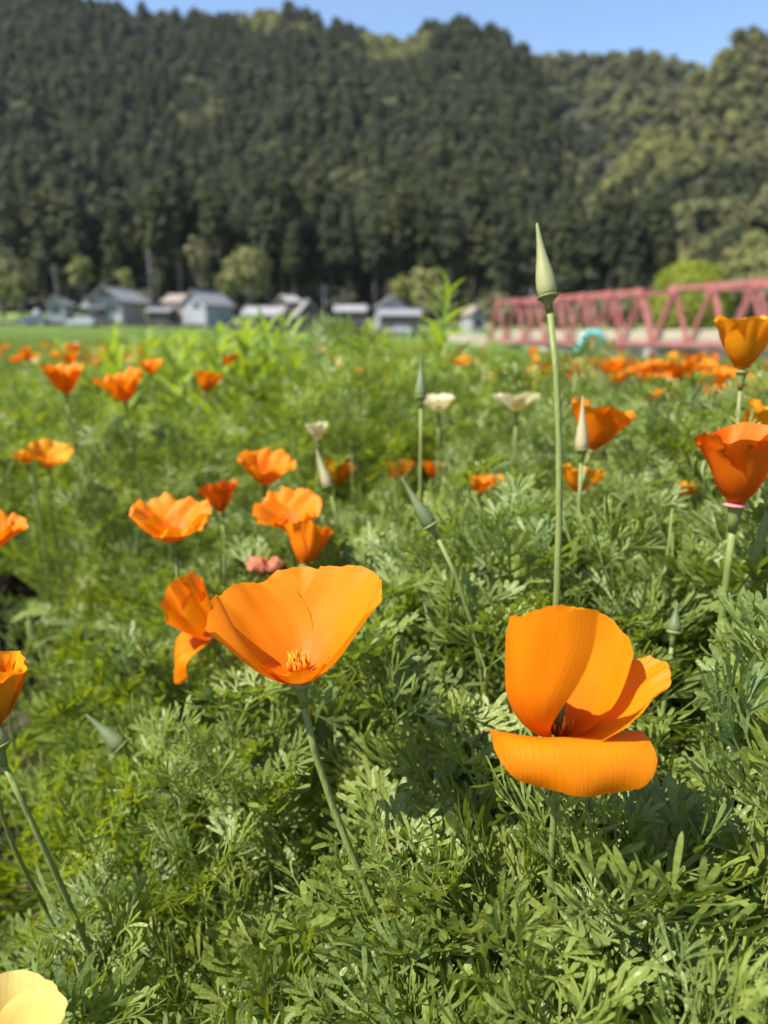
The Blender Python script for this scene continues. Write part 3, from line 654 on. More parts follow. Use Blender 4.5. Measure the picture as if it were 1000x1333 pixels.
def plant_skeleton(h, spread, nst, rs):
    """stems and leaf placements of a poppy plant at the origin: lists of (pts) and (matrix)"""
    stems = []; leaves = []
    for i in range(nst):
        a = i * 2.4 + rs.uniform(-.5, .5); rr = spread * math.sqrt((i + .4) / nst); hh = h * (1 - .30 * (rr / spread) ** 2) * rs.uniform(.86, 1.04)
        tip = Vector((rr * math.cos(a), rr * math.sin(a), hh))
        pts = bez((.008 * math.cos(a), .008 * math.sin(a), -.01), (tip.x * .35, tip.y * .35, hh * .25), (tip.x * .95, tip.y * .95, hh * .55), tip, 7)
        stems.append(pts)
        nl = rs.randint(10, 12)
        for q in range(nl):
            t = .30 + .70 * (q + .5) / nl; f = t * 6; k = min(5, int(f)); p = pts[k].lerp(pts[k + 1], f - k)
            az = q * 2.4 + a + rs.uniform(-.4, .4); el = (.42 + .75 * t) + rs.gauss(0, .25)      # higher leaves stand steeper
            s = 1.2 * (1.08 - .38 * max(0, t - .55) / .45) * rs.uniform(.75, 1.15)
            mtx = Matrix.Translation(p) @ Matrix.Rotation(az, 4, 'Z') @ Matrix.Rotation(el, 4, 'X') @ Matrix.Rotation(rs.gauss(0, .35), 4, 'Y') @ Matrix.Scale(s, 4)
            leaves.append((mtx, t))
        for q in range(3):          # young leaves at the tip
            mtx = Matrix.Translation(tip) @ Matrix.Rotation(q * 2.1 + a, 4, 'Z') @ Matrix.Rotation(rs.uniform(.8, 1.25), 4, 'X') @ Matrix.Scale(rs.uniform(.55, .85), 4)
            leaves.append((mtx, 1.0))
    return stems, leaves

# ------------------------------------------------------------------ poppies: petals
def petal(mb, O, Fm, phi, th, L, W, wrap=1.0, r0=.0015, ruff=.0016, freq=3.0, seed=0, ell=.20, nu=20, nv=18, nick=.012, lean=0.0, edge=0.0, zoff=0.0, basew=.14, shp=.72, fold=None, wp=1.0, ep=2.6):
    """O origin, Fm 3x3 flower frame, phi direction, th bend angles from the axis along the petal (deg)"""
    rs = random.Random(seed); ph = rs.uniform(0, 6.28); ph2 = rs.uniform(0, 6.28)
    nn = 60; tv = np.linspace(0, 1, nn); tha = np.radians(np.interp(tv, np.linspace(0, 1, len(th)), th))
    for _ in range(3): tha[1:-1] = (tha[:-2] + tha[1:-1] * 2 + tha[2:]) / 4
    rr = r0 + np.concatenate([[0], np.cumsum(np.sin(tha[:-1]))]) * L / (nn - 1); zz = zoff + np.concatenate([[0], np.cumsum(np.cos(tha[:-1]))]) * L / (nn - 1)
    c, s = math.cos(R(phi)), math.sin(R(phi)); er = Vector((c, s, 0)); et = Vector((-s, c, 0)); ez = Vector((0, 0, 1))
    vs = []; uvs = []
    nk = [rs.gauss(0, nick) for _ in range(nu + 1)]
    for j in range(nv + 1):
        for i in range(nu + 1):
            u = -1 + 2 * i / nu; v0 = j / nv
            v = v0 * (1 - ell * abs(u) ** ep + (nk[i] + .012 * math.sin(9 * u + ph2)) * v0 ** 6)
            v = min(max(v, 0), 1)
            r = np.interp(v, tv, rr); z = np.interp(v, tv, zz); a = np.interp(v, tv, tha)
            wd = W * (basew + (1 - basew) * math.sin(min(1, v0 / shp) * math.pi / 2) ** wp)
            sl = u * wd; Rc = max(r * wrap, .004) if wrap > 0 else 10
            ang = max(-2.4, min(2.4, sl / Rc)); lat = Rc * math.sin(ang); inn = Rc * (1 - math.cos(ang))
            nrm = er * math.cos(a) - ez * math.sin(a)          # outward normal of the wall
            p = er * (r - inn) + et * lat + ez * z
            p += nrm * (ruff * v0 ** 2.2 * (math.sin(freq * u * 3.14 + ph) + .5 * math.sin(freq * 2.3 * u * 3.14 + ph2)) + edge * abs(u) ** 4 * v0 ** 2 + ruff * .22 * v0 ** 7 * math.sin(freq * 7.3 * u + ph2 * 2))
            p += ez * (lean * u * v0 * L)
            p += nrm * (.00045 * v0 * math.sin(7 * u + ph) * math.sin(9 * v0 + ph2))
            if fold: p -= nrm * (fold[2] * math.exp(-((u - fold[0]) / fold[1]) ** 2) * v0 ** 1.6)
            vs.append(Vector(O) + Fm @ p); uvs.append(((u + 1) / 2 + seed * .37, v0))
    n1 = nu + 1
    mb.add(vs, [(j * n1 + i, j * n1 + i + 1, (j + 1) * n1 + i + 1, (j + 1) * n1 + i) for j in range(nv) for i in range(nu)], uvs)

def frame(tilt, az):
    """flower axis tilted by `tilt` degrees towards azimuth `az` (deg, 270 = towards the camera)"""
    a = R(az); ax = Vector((-math.sin(a), math.cos(a), 0)); return Matrix.Rotation(R(tilt), 3, ax)

HERO = []       # (px0, py0, px1, py1, depth): nothing leafy may grow in front of these
def stamens(mb, O, Fm, n, L, spread, rs, mi=0):
    for i in range(n):
        a = rs.uniform(0, 6.28); e = rs.uniform(.1, spread); d = Fm @ Vector((math.cos(a) * math.sin(e), math.sin(a) * math.sin(e), math.cos(e)))
        b = Vector(O) + Fm @ Vector((math.cos(a) * .0014, math.sin(a) * .0014, .001)); l = L * rs.uniform(.7, 1.15)
        m_ = b + d * l * .55 + Fm @ Vector((0, 0, l * .1)); t = b + d * l * .6 + Fm @ Vector((0, 0, l * .45))
        mb.tube([b, m_, m_.lerp(t, .15), t], [.00016, .00016, .00042, .00028], 4, mi=mi)
def stem_to(O, Fm, base, rad, parent, name='stem', n=14, sway=.0):
    O = Vector(O); base = Vector(base); d = (O - base).length
    dn = Fm @ Vector((0, 0, -1))
    pts = bez(O + dn * .002, O + dn * (d * .22), base + Vector((sway, 0, d * .30)), base, n)
    mb = MB(); mb.tube(pts, [rad * .9 + rad * .35 * (i / (n - 1)) for i in range(n)], 8, ribs=.05)
    mb.build(name, M['stem'], parent, origin=parent.location)
    return pts
def poppy(O, tilt, az, petals, label, base=None, mt='petal', rad=.0013, collar=True, nst=26, stL=.009, group=None, dark=False, hero=None, pistil=False, name='poppy', lowres=False):
    O = Vector(O); Fm = frame(tilt, az)
    if base is None: base = (O.x + random.uniform(-.03, .03), O.y + random.uniform(.0, .05))
    bz = ground_h(base[0], base[1]); r = empty(name, (base[0], base[1], bz)); tag(r, label, 'flower', group)
    for q, p in enumerate(petals):
        mb = MB(); kw = dict(p); kw.setdefault('seed', q + int(abs(O.x) * 1000))
        if lowres: kw['nu'] = 12; kw['nv'] = 10
        mm = kw.pop('m', mt); petal(mb, O, Fm, **kw); mb.build('petal', M[mm], r, origin=r.location)
    rs = random.Random(int(O.x * 9999))
    if nst:
        mb = MB(); stamens(mb, O, Fm, nst, stL, .75, rs); s_ = mb.build('stamens', M['stamen'], r, origin=r.location); s_['kind'] = 'stuff'
        if dark:
            mb = MB(); stamens(mb, O, Fm, 16, stL * .8, 1.0, rs); s_ = mb.build('stamens', M['anther_dark'], r, origin=r.location); s_['kind'] = 'stuff'
    if pistil:
        mb = MB(); mb.tube([O, O + Fm @ Vector((0, 0, .014)), O + Fm @ Vector((.001, 0, .021))], [.0016, .0013, .0008], 8); mb.build('pistil', M['bud_green'], r, origin=r.location)
    if collar:
        ps = [(0, .0012), (-.0010, .0028), (-.0017, .0038), (-.0022, .0036), (-.0030, .0027)]; pr_ = [(-.0024, .0026), (-.0045, .0024), (-.008, .0018), (-.012, rad)]
        if collar != 'pink': ps = ps + pr_[1:]
        else: ps = [(z + .0012, q * 1.55) for z, q in ps]; pr_ = [(-.0010, .0040), (-.0030, .0034), (-.007, .0026), (-.014, rad)]
        mb = MB(); mb.tube([O + Fm @ Vector((0, 0, z)) for z, _ in ps], [q for _, q in ps], 14); mb.build('collar', M['collar' if collar == 'pink' else 'stem'], r, origin=r.location)
        if collar == 'pink':
            mb = MB(); mb.tube([O + Fm @ Vector((0, 0, z)) for z, _ in pr_], [q for _, q in pr_], 12); mb.build('receptacle', M['stem'], r, origin=r.location)
    stem_to(O + Fm @ Vector((0, 0, -.008)), Fm, (base[0], base[1], bz), rad, r)
    if hero: HERO.append((*hero, proj(O)[2]))
    return r
def cup(L, op, W, seed, ruff=.0018, flare=10, n=4, rot0=0, wrap=1.0, **kw):
    """a regular open cup of four petals; op = opening angle of the wall"""
    rs = random.Random(seed); out = []
    for q in range(n):
        o = op + rs.gauss(0, 5); ph = rot0 + q * 360 / n + rs.gauss(0, 7)
        out.append(dict(phi=ph, th=[min(85, o + 32), o + 6, o - 4, o, o + flare + rs.gauss(0, 6)], L=L * rs.uniform(.93, 1.06), W=W * rs.uniform(.94, 1.06), wrap=wrap,
                        r0=.0012 + .0006 * (q % 2), ruff=ruff, freq=rs.uniform(2, 3.6), seed=seed * 7 + q, **kw))
    return out

# --- the two large open poppies
D1 = .262; O1 = P(391, 884, D1)
V1 = P(500, 1195, .275); B1 = O1 + (V1 - O1) * (O1.z / (O1.z - V1.z)) * .98
poppy(O1, 7, 225, [
    dict(phi=92, th=[70, 47, 41, 38, 36], L=.0430, W=.0200, wrap=1.0, r0=.0050, ruff=.0008, seed=11),
    dict(phi=268, th=[74, 50, 40, 36, 34], L=.0165, W=.0170, wrap=1.0, r0=.0022, ruff=.0008, seed=12, nick=.09, nu=26),
    dict(phi=157, th=[74, 46, 37, 36, 44], L=.0435, W=.0262, wrap=1.05, r0=.0014, ruff=.0013, freq=2.6, seed=13, nu=44, nv=32, ell=.10, nick=.007, edge=-.003, fold=(.50, .15, .0105)),
    dict(phi=23, th=[74, 46, 37, 36, 45], L=.0475, W=.0258, wrap=1.05, r0=.0014, ruff=.0010, freq=1.8, seed=14, nu=40, nv=32, ell=.10, nick=.006, edge=-.003),
    ], 'large bright orange poppy opened into a wide funnel on a long slanting stem', base=(B1.x, B1.y), hero=(268, 735, 520, 905), nst=90, stL=.0085, rad=.0014)
D2 = .242; O2 = P(728, 962, D2)
poppy(O2, 5, 262, [
    dict(phi=64, th=[50, 30, 24, 18, 14], L=.0450, W=.0235, wrap=1.2, r0=.002, ruff=.0006, seed=21, nu=32, nv=28, ell=.16, nick=.008),
    dict(phi=2, th=[60, 52, 44, 42, 66], L=.0430, W=.0160, wrap=1.4, r0=.002, ruff=.0008, seed=22, nu=30, nv=28, ell=.45, nick=.006),
    dict(phi=211, th=[60, 33, 6, 0, -3], L=.0590, W=.0215, wrap=1.2, r0=.0016, ruff=.0008, freq=1.5, seed=23, nu=36, nv=30, ell=.14, nick=.007, lean=.22, shp=.9, wp=1.8, basew=.06),
    dict(phi=272, th=[34, 38, 46, 64, 96, 128, 156, 178, 196], L=.0335, W=.0262, wrap=9.0, r0=.003, ruff=.0007, freq=1.0, seed=24, nu=44, nv=36, ell=.36, ep=5, nick=.004, lean=-.10, basew=.5, shp=.5),
    ], 'large orange poppy whose front petal is rolled down like an awning', base=P(740, 1300, .262)[:2], hero=(622, 775, 900, 1030), nst=10, stL=.008, dark=True, pistil=True, rad=.0014)

# --- poppies of the middle distance, each in its own place
def mid(px, py, d, L, op, tilt, az, label, mt='petal', seed=1, W=None, hw=None, hh=None, base=None, rot0=40, ruff=.0022, flare=12, nst=12, **kw):
    ruff = min(ruff, L * .075); W = L * .66 if W is None else W; O = P(px, py, d)
    w = (hw or L * FP / d); h = (hh or L * 1.3 * FP / d)
    return poppy(O, tilt, az, cup(L, op, W, seed, ruff, flare, rot0=rot0), label, base=base, mt=mt, nst=nst, hero=(px - w, py - h, px + w, py + 12), **kw)
mid(226, 702, .46, .034, 42, 8, 270, 'orange poppy with wavy spread petals beside the trio of blooms', 'petal', 31, ruff=.003, flare=34, rot0=45)
mid(376, 685, .50, .030, 44, 22, 265, 'flared orange poppy facing forward in the trio of blooms', 'petal', 32, ruff=.003, flare=36, rot0=20)
mid(345, 630, .60, .032, 40, 14, 300, 'orange poppy behind the others of the trio with one drooping petal', 'petal', 33, ruff=.003, flare=30, rot0=70)
mid(288, 666, .66, .031, 32, 12, 120, 'shaded deep orange poppy behind the wavy petalled one', 'petal_red', 34)
mid(396, 734, .47, .030, 30, 26, 70, 'orange poppy turned away showing the backs of its petals', 'petal', 35, rot0=0)
mid(437, 632, .92, .036, 32, 15, 20, 'small orange poppy behind the cream bud', 'petal', 36)
mid(517, 632, .92, .038, 32, 5, 90, 'orange poppy with a notched rim behind the slanting green bud', 'petal', 37)
mid(563, 622, 1.0, .026, 30, 5, 0, 'small half open orange poppy beside the notched one', 'petal', 38)
mid(86, 512, .80, .038, 26, 4, 270, 'funnel shaped orange poppy rising beside a broad one', 'petal', 39, flare=36)
mid(163, 522, .80, .038, 34, 6, 250, 'broad orange poppy next to the funnel shaped one', 'petal', 40, ruff=.004, flare=24)
mid(197, 486, 1.1, .026, 36, 10, 290, 'small orange poppy just behind the broad one', 'petal', 41)
mid(267, 510, 1.05, .034, 28, 20, 40, 'tilted orange poppy below the tall bright weeds', 'petal', 42)
mid(299, 476, 1.35, .028, 34, 10, 200, 'little orange poppy half hidden by the tall bright weeds', 'petal', 43)
mid(64, 606, .78, .032, 48, 20, 320, 'flat golden orange poppy deep in dense yellow-green foliage', 'petal_yellow', 44, flare=20)
mid(36, 603, .80, .018, 30, 8, 200, 'tiny golden poppy touching the flat golden one', 'petal_yellow', 45)
mid(-14, 714, .50, .032, 40, 10, 330, 'spread orange poppy over the foliage beyond the furrow', 'petal', 46)
mid(-6, 940, .30, .031, 15, 12, 0, 'half closed orange poppy leaning over the bare furrow', 'petal_yellow', 47, base=P(150, 1110, .42)[:2], flare=8, rad=.0010)
mid(770, 585, .50, .038, 30, 16, 20, 'bright orange poppy tilted behind the tan bud', 'petal', 48, rot0=30, flare=24)
mid(752, 640, .55, .026, 34, 10, 30, 'golden poppy low behind the feathery leaves', 'petal_yellow', 49)
mid(622, 640, .60, .016, 30, 10, 30, 'small orange poppy peeping between grey-green leaves', 'petal', 50)
mid(640, 634, .64, .014, 30, 5, 30, 'tiny orange poppy bud opening between grey-green leaves', 'petal', 56)
mid(893, 645, .60, .014, 36, 10, 200, 'tiny yellow poppy deep among grey-green leaves', 'petal_yellow', 51)
mid(966, 480, .40, .033, 24, 4, 90, 'golden orange poppy cup standing against the red bridge', 'petal_yellow', 52, base=P(960, 820, .46)[:2], flare=10, W=.025)
mid(958, 656, .345, .040, 24, 3, 60, 'deep orange poppy cup with pink collar on a thick stem', 'petal_red', 53, base=P(925, 960, .40)[:2], flare=18, collar='pink', rad=.002, W=.030)
mid(1004, 585, .46, .034, 28, 10, 20, 'golden poppy just behind the deep orange cup', 'petal_yellow', 54)
mid(414, 570, .66, .017, 28, 4, 90, 'small cream poppy bud opening on a thin stem', 'petal_cream', 60, rot0=45, ruff=.001)
mid(571, 536, .72, .022, 40, 6, 260, 'round cream poppy beside the tall green bud', 'petal_cream', 61, flare=18, ruff=.0007)
mid(672, 534, .62, .025, 48, 8, 90, 'white cream poppy with flat spread petals', 'petal_cream', 62, flare=24, nst=0, ruff=.0007, hw=62, hh=60)
# pale yellow poppy in the near left corner
poppy(P(2, 1440, .215), 8, 80, cup(.034, 30, .024, 63, .0008, 6, rot0=20), 'pale yellow poppy at the edge of the bare furrow', base=(-.115, .16), mt='petal_pale', nst=0, hero=(-40, 1275, 95, 1400))
# crumpled side-facing poppy left of the funnel
O3 = P(272, 830, .42)
poppy(O3, 26, 200, [
    dict(phi=95, th=[50, 22, 14, 12, 20], L=.040, W=.019, ruff=.004, seed=71), dict(phi=20, th=[40, 14, 8, 2, -6], L=.042, W=.015, ruff=.004, seed=72, ell=.4),
    dict(phi=285, th=[50, 26, 22, 22, 34], L=.036, W=.018, ruff=.004, seed=73), dict(phi=195, th=[60, 70, 100, 150, 165, 170], L=.036, W=.021, wrap=3, ruff=.004, seed=74, ell=.3, basew=.4)],
    'crumpled orange poppy with one petal hanging down', base=P(300, 960, .47)[:2], hero=(198, 750, 292, 875), nst=6, mt='petal')
# wilted flower
O4 = P(348, 748, .52)
r = empty('wilted_poppy', (O4.x, O4.y + .01, 0)); tag(r, 'shrivelled brick red poppy behind the large funnel flower', 'flower')
for q, (dx, sx) in enumerate(((-.006, .0085), (.006, .0078))):
    mb = MB(); vs = []; nu, nv = 16, 10; rs_ = np.random.default_rng(q)
    wob = rs_.normal(size=(nv + 1, nu)) * .0009
    for j in range(nv + 1):
        e = -math.pi / 2 + math.pi * j / nv
        for i in range(nu):
            a = 6.283 * i / nu; rr = sx * (1 + .12 * math.sin(5 * a + q)) + wob[j, i]
            vs.append(O4 + Vector((dx + rr * math.cos(a) * math.cos(e), rr * .8 * math.sin(a) * math.cos(e), .006 + rr * .85 * math.sin(e))))
    mb.add(vs, [(j * nu + i, j * nu + (i + 1) % nu, (j + 1) * nu + (i + 1) % nu, (j + 1) * nu + i) for j in range(nv) for i in range(nu)])
    mb.build('withered_petal', M['petal_wilt'], r, origin=r.location)
stem_to(O4, frame(5, 0), (O4.x, O4.y + .01, 0), .0013, r); HERO.append((320, 722, 378, 752, .52))

# --- buds
def bud(tip, base_px, d, rad, label, m='bud', foot=None, srad=.0012, rim=True, hero=True, d_tip=None):
    T = P(*tip, d_tip or d); B = P(*base_px, d); ax = (T - B); L = ax.length; ax.normalize()
    Fm = Vector((0, 0, 1)).rotation_difference(ax).to_matrix()
    if foot is None: foot = (B.x, B.y + .02)
    r = empty('poppy_bud', (foot[0], foot[1], ground_h(*foot))); tag(r, label, 'flower bud')
    prof = [(0, .80), (.05, .97), (.14, 1.0), (.26, .93), (.40, .74), (.55, .52), (.72, .33), (.88, .20), (.97, .14), (1.0, .05)]
    mb = MB(); mb.tube([B + Fm @ Vector((0, 0, L * t)) for t, _ in prof], [rad * q for _, q in prof], 14, ribs=.015); mb.build('bud_cap', M[m], r, origin=r.location)
    if rim:
        rp = [(.0006, .75), (.0003, 1.08), (-.0003, 1.12), (-.0012, .82), (-.003, .45), (-.008, srad / rad)]
        mb = MB(); mb.tube([B + Fm @ Vector((0, 0, z)) for z, _ in rp], [rad * q for _, q in rp], 14); mb.build('rim', M['stem'], r, origin=r.location)
    stem_to(B + Fm @ Vector((0, 0, -.006)), Fm, (foot[0], foot[1], r.location.z), srad, r)
    if hero: HERO.append((min(tip[0], base_px[0]) - 14, tip[1] - 5, max(tip[0], base_px[0]) + 14, base_px[1] + 40, d))
bud((699, 290), (713, 386), .335, .0047, 'tall pale green pointed bud rising above the bridge line', 'bud', foot=(P(724, 760, .345)[0], P(724, 760, .345)[1] + .02), srad=.0017)
bud((548, 465), (548, 517), .50, .0040, 'slim green bud on a straight stem beside the round cream poppy', 'bud_green', srad=.0014)
bud((523, 622), (560, 684), .36, .0038, 'dark green bud slanting over feathery leaves before the notched poppy', 'bud_green', foot=P(640, 800, .42)[:2], srad=.0012)
bud((759, 515), (757, 586), .44, .0040, 'tan bud standing before the tilted orange poppy', 'bud_tan', srad=.0014)
bud((412, 585), (427, 633), .58, .0046, 'grey-green bud just below the small cream poppy', 'bud_tan', foot=P(470, 760, .62)[:2])
bud((552, 784), (568, 842), .36, .0031, 'slender green bud sunk among leaves between the two large poppies', 'bud_green', foot=P(600, 960, .37)[:2])
bud((882, 784), (877, 822), .36, .0034, 'plump little green bud beside the awning petalled poppy', 'bud_green')
bud((112, 930), (158, 972), .42, .0052, 'drooping grey-green bud over the shaded furrow', 'bud_green', foot=P(230, 1010, .46)[:2])
bud((-34, 915), (-5, 974), .285, .0056, 'fat green bud on a long arching stem over the furrow', 'bud', foot=P(170, 1160, .36)[:2], srad=.0012)

# extra bare flower stems in the right hand clump
def bare_stem(a, b, d0, d1, rad, label):
    A = P(*a, d0); B = P(*b, d1); r = empty('flower_stem', (B.x, B.y, ground_h(B.x, B.y))); tag(r, label, 'stem')
    B = Vector((B.x, B.y, r.location.z)); mid_ = P(*b, d1)
    mb = MB(); mb.tube(bez(A, A.lerp(mid_, .5), mid_, B, 14), [rad * (1 + .3 * i / 13) for i in range(14)], 8, ribs=.05); mb.build('stalk', M['stem'], r, origin=r.location)
    lf = LEAVES['mid'][3]; o = link('leaf', lf, r); o.location = A - r.location; o.rotation_euler = (.6, 0, random.uniform(0, 6)); o.scale = (.7,) * 3
bare_stem((1004, 660), (925, 900), .36, .40, .0024, 'thick pale green stalk leaning beside the deep orange cup')
bare_stem((968, 690), (905, 930), .42, .45, .0020, 'straight pale stalk behind the thick leaning stalk')
# ------------------------------------------------------------------ foliage: poppy plants
def canopy(x, y):
    """height of the leafy canopy above the soil"""
    near = np.interp(y, [.05, .18, .26, .36, .5, .8, 1.3, 3], [.24, .265, .310, .365, .40, .39, .355, .31])
    side = np.interp(x, [-.6, -.25, -.16, -.08, .0, .06, .15, .4], [-.22, -.18, -.12, -.05, 0, .025, .04, .06]) if y < .75 else 0
    if y > .9:
        side = (.040 if x < .18 * y else .005) * (1 if y < 1.8 else .0) + .055 * math.sin(7.1 * x + 1.7) * math.sin(6.3 * y + .6)
    return near + side
LEAFCLEAR = [(560, 300, 1000, 470, 2.0), (0, 0, 1000, 425, 2.5)]
def blocked(p):
    px, py, d = proj(p)
    if d < .13: return True
    for x0, y0, x1, y1, dd in HERO:
        if x0 < px < x1 and y0 < py < y1 and d < dd + .006: return True
    return False
plants = []
def try_plants(n, x0, x1, y0, y1, mind, vis=True):
    out = 0
    for _ in range(n * 30):
        if out >= n: break
        x = rng.uniform(x0, x1); y = rng.uniform(y0, y1)
        if abs(x) > .66 * y + .16 or furrow(x, y): continue
        if any((x - a) ** 2 + (y - b) ** 2 < mind ** 2 for a, b, *_ in plants): continue
        plants.append((x, y, canopy(x, y))); out += 1
try_plants(90, -.55, .62, .13, .84, .075)
for px, py, d in ((930, 508, .43), (880, 560, .47), (695, 565, .46), (640, 598, .47), (740, 600, .50), (992, 520, .46), (822, 600, .5), (600, 640, .46), (560, 700, .42), (850, 640, .44)):
    p = P(px, py, d); plants.append((p.x, p.y, p.z - .035))
BROAD = len(plants)
for px, py, d in ((690, 1065, .25), (612, 1120, .27), (790, 1085, .265), (740, 1150, .245), (900, 1130, .27)):
    p = P(px, py, d); plants.append((p.x, p.y, p.z - .02))
NEAR = len(plants)
LBL = 'feathery poppy plant with finely divided leaves in the packed flower bed'; GRP = 'poppy plants of the flower bed'
random.seed(5)
nleaf = 0
for pi_, (x, y, h) in enumerate(plants):
    rs = random.Random(int(x * 1e5) ^ int(y * 1e5)); st, lv = plant_skeleton(h * rs.uniform(.92, 1.05), .085, 8 if y < .6 else 7, rs)
    z = ground_h(x, y); r = empty('poppy_plant', (x, y, z), 0); tag(r, LBL, 'plant', GRP); rl = Vector((x, y, z))
    sun_tint = x < -.1 and rs.random() < .6  # these plants get the leaf colour with the sun's glow painted in
    bank = LEAVES_SUN if sun_tint else LEAVES
    for pts in st:
        if any(blocked(rl + q) for q in (pts[-1], pts[4], pts[-1] + Vector((0, 0, .03)), pts[-1] + Vector((0, 0, .06)), pts[-1] + Vector((.02, 0, .03)), pts[-1] + Vector((-.02, 0, .03)))): continue
        mb = MB(); mb.tube(pts, [.0015, .0015, .0014, .0012, .0010, .0008, .0005], 6); mb.build('stem', M['stem'], r)
    sty = rs.choice(('fine', 'mid', 'mid', 'broad')) if y > .3 else rs.choice(('mid', 'broad', 'mid', 'fine'))
    if pi_ >= BROAD and pi_ % 2: sty = 'broad'
    hue = 'sun-tinted yellow-green' if sun_tint else 'grey-green'; cut = {'fine': 'hair-fine', 'mid': 'narrow', 'broad': 'broad'}[sty]
    tag(r, f'{hue} poppy plant with {cut} leaf lobes in the front of the flower bed', 'plant', f'{hue} {cut} lobed poppy plants in front')
    for mtx, t in lv:
        if rs.random() < .25: s2 = rs.choice(('fine', 'mid', 'broad'))
        else: s2 = sty
        c = rl + mtx @ Vector((0, .05, 0)); e = rl + mtx @ Vector((0, .085, 0)); b0 = rl + mtx @ Vector((0, .015, 0))
        if blocked(c) or blocked(e) or blocked(b0) or c.z < .015: continue
        if furrow(e.x - .02, e.y) and rs.random() < .9: continue
        if blocked(rl + mtx @ Vector((.025, .06, 0))) or blocked(rl + mtx @ Vector((-.025, .06, 0))): continue
        o = link('leaf', rs.choice(bank[s2]), r); o.matrix_basis = mtx; nleaf += 1
print('near plants', NEAR, 'leaves', nleaf)

# middle-distance plants: one mesh each, shared by copies
def clump_mesh(seed, h, m, spread=.10, nst=8):
    rs = random.Random(seed); st, lv = plant_skeleton(h, spread, nst, rs); mb = MB()
    raws = [leaf_mesh(seed * 10 + q, ('fine', 'mid', 'broad')[q], True, raw=True) for q in range(3)]
    for pts in st: mb.tube(pts, .0015, 4, cap=False, mi=1)
    for mtx, t in lv:
        q = rs.choice(raws); mb.add([mtx @ Vector(v) for v in q.v], q.f)
    return mb.mesh('plant', [M[m], M['stem']])
CL_SUN = [clump_mesh(s, .37, 'leaf_sun', .10, 9) for s in (201, 202, 203)]
CL_GL = [clump_mesh(s, .37, 'leaf', .10, 9) for s in (211, 212)]
CL_FAR = [clump_mesh(s, .33, 'leaf_far', .13, 7) for s in (221, 222, 223)]
n0 = len(plants)
for _ in range(400):                       # the next row, left of the furrow
    x = rng.uniform(-1.15, -.45); y = rng.uniform(.15, 1.25)
    if furrow(x - .06, y) or furrow(x + .06, y) or furrow(x, y) or x > -.5 - .2 * y: continue
    if any((x - a) ** 2 + (y - b) ** 2 < .11 ** 2 for a, b, *_ in plants): continue
    plants.append((x, y, .40))
    if len(plants) > n0 + 34: break
try_plants(175, -1.9, 1.9, .84, 2.3, .118)
for (x, y, h) in plants[n0:]:
    me = random.choice(CL_SUN if (x < .18 * y and random.random() < .85) else CL_GL)
    s = h / .37 * random.uniform(.88, 1.1)
    for _ in range(6):
        if blocked((x, y, s * .37 + .05)) or blocked((x, y, s * .37)) or blocked((x - .07, y, s * .35)) or blocked((x + .07, y, s * .35)): s *= .93
    o = link('poppy_plant', me); o.location = (x, y, ground_h(x, y)); o.rotation_euler = (0, 0, random.uniform(0, 6.28)); o.scale = (s * 1.05, s * 1.05, s)
    hue = 'sun-tinted yellow-green' if me in CL_SUN else 'grey-green'
    tag(o, f'{hue} feathery poppy plant farther back in the flower bed', 'plant', f'{hue} poppy plants farther back')

# far bed and meadow: uncountable
def far_pts(n, y0, y1, k=.72):
    y = np.sqrt(rng.uniform(y0 ** 2, y1 ** 2, n)); x = rng.uniform(-k, k, n) * y; return x, y
pts, rot, scl, idx = [], [], [], []
for n, y0, y1, s in ((1500, 2.2, 6, 1.0), (2300, 6, 14, 1.25)):
    x, y = far_pts(n, y0, y1)
    for a, b in zip(x, y):
        q = s * rng.uniform(.8, 1.15); zs = min(1.12, q) * rng.uniform(.68, .9)
        pts.append((a, b, ground_h(a, b))); rot.append((0, 0, rng.uniform(0, 6.28))); scl.append((q, q, zs)); idx.append(int(rng.integers(0, 3)))
scatter('bed_foliage', pts, rot, scl, idx, [hidden('plant_source', m) for m in CL_FAR], 'dense green foliage of the flower bed running back into the field', 'foliage', M['leaf_far'])
def tuft_mesh(seed, h, n, spread):
    rs = random.Random(seed); mb = MB()
    for _ in range(n):
        a = rs.uniform(0, 6.28); r = spread * math.sqrt(rs.random()); b = Vector((r * math.cos(a), r * math.sin(a), 0)); l = h * rs.uniform(.6, 1.1)
        d = Vector((rs.gauss(0, .3), rs.gauss(0, .3), 1)); w_ = rs.uniform(.006, .012); t = Vector((math.cos(a + 1), math.sin(a + 1), 0)) * w_
        m1 = b + d * l * .55; e = b + d * l + Vector((d.x, d.y, -.25)) * l * .4
        mb.add([b - t, b + t, m1 + t * .8, m1 - t * .8, e], [(0, 1, 2, 3), (3, 2, 4)])
    return mb.mesh('tuft', M['grass'])
TF = [tuft_mesh(s, .30, 240, .45) for s in (1, 2, 3)]
pts, rot, scl, idx = [], [], [], []
for n, y0, y1, s in ((3500, 8, 30, 1.0), (4500, 30, 60, 1.7), (4500, 60, 104, 2.6)):
    x, y = far_pts(n, y0, y1)
    for a, b in zip(x, y):
        if a / b > .16 and b > 62: continue
        q = s * rng.uniform(.8, 1.2); pts.append((a, b, ground_h(a, b) - .02)); rot.append((0, 0, rng.uniform(0, 6.28))); scl.append((q, q, rng.uniform(.7, 1.25) * (.45 if a / b > .1 and b > 20 else 1))); idx.append(int(rng.integers(0, 3)))
scatter('meadow_grass', pts, rot, scl, idx, [hidden('tuft_source', m) for m in TF], 'light green meadow grass reaching back to the houses and bridge', 'grass', M['grass'])

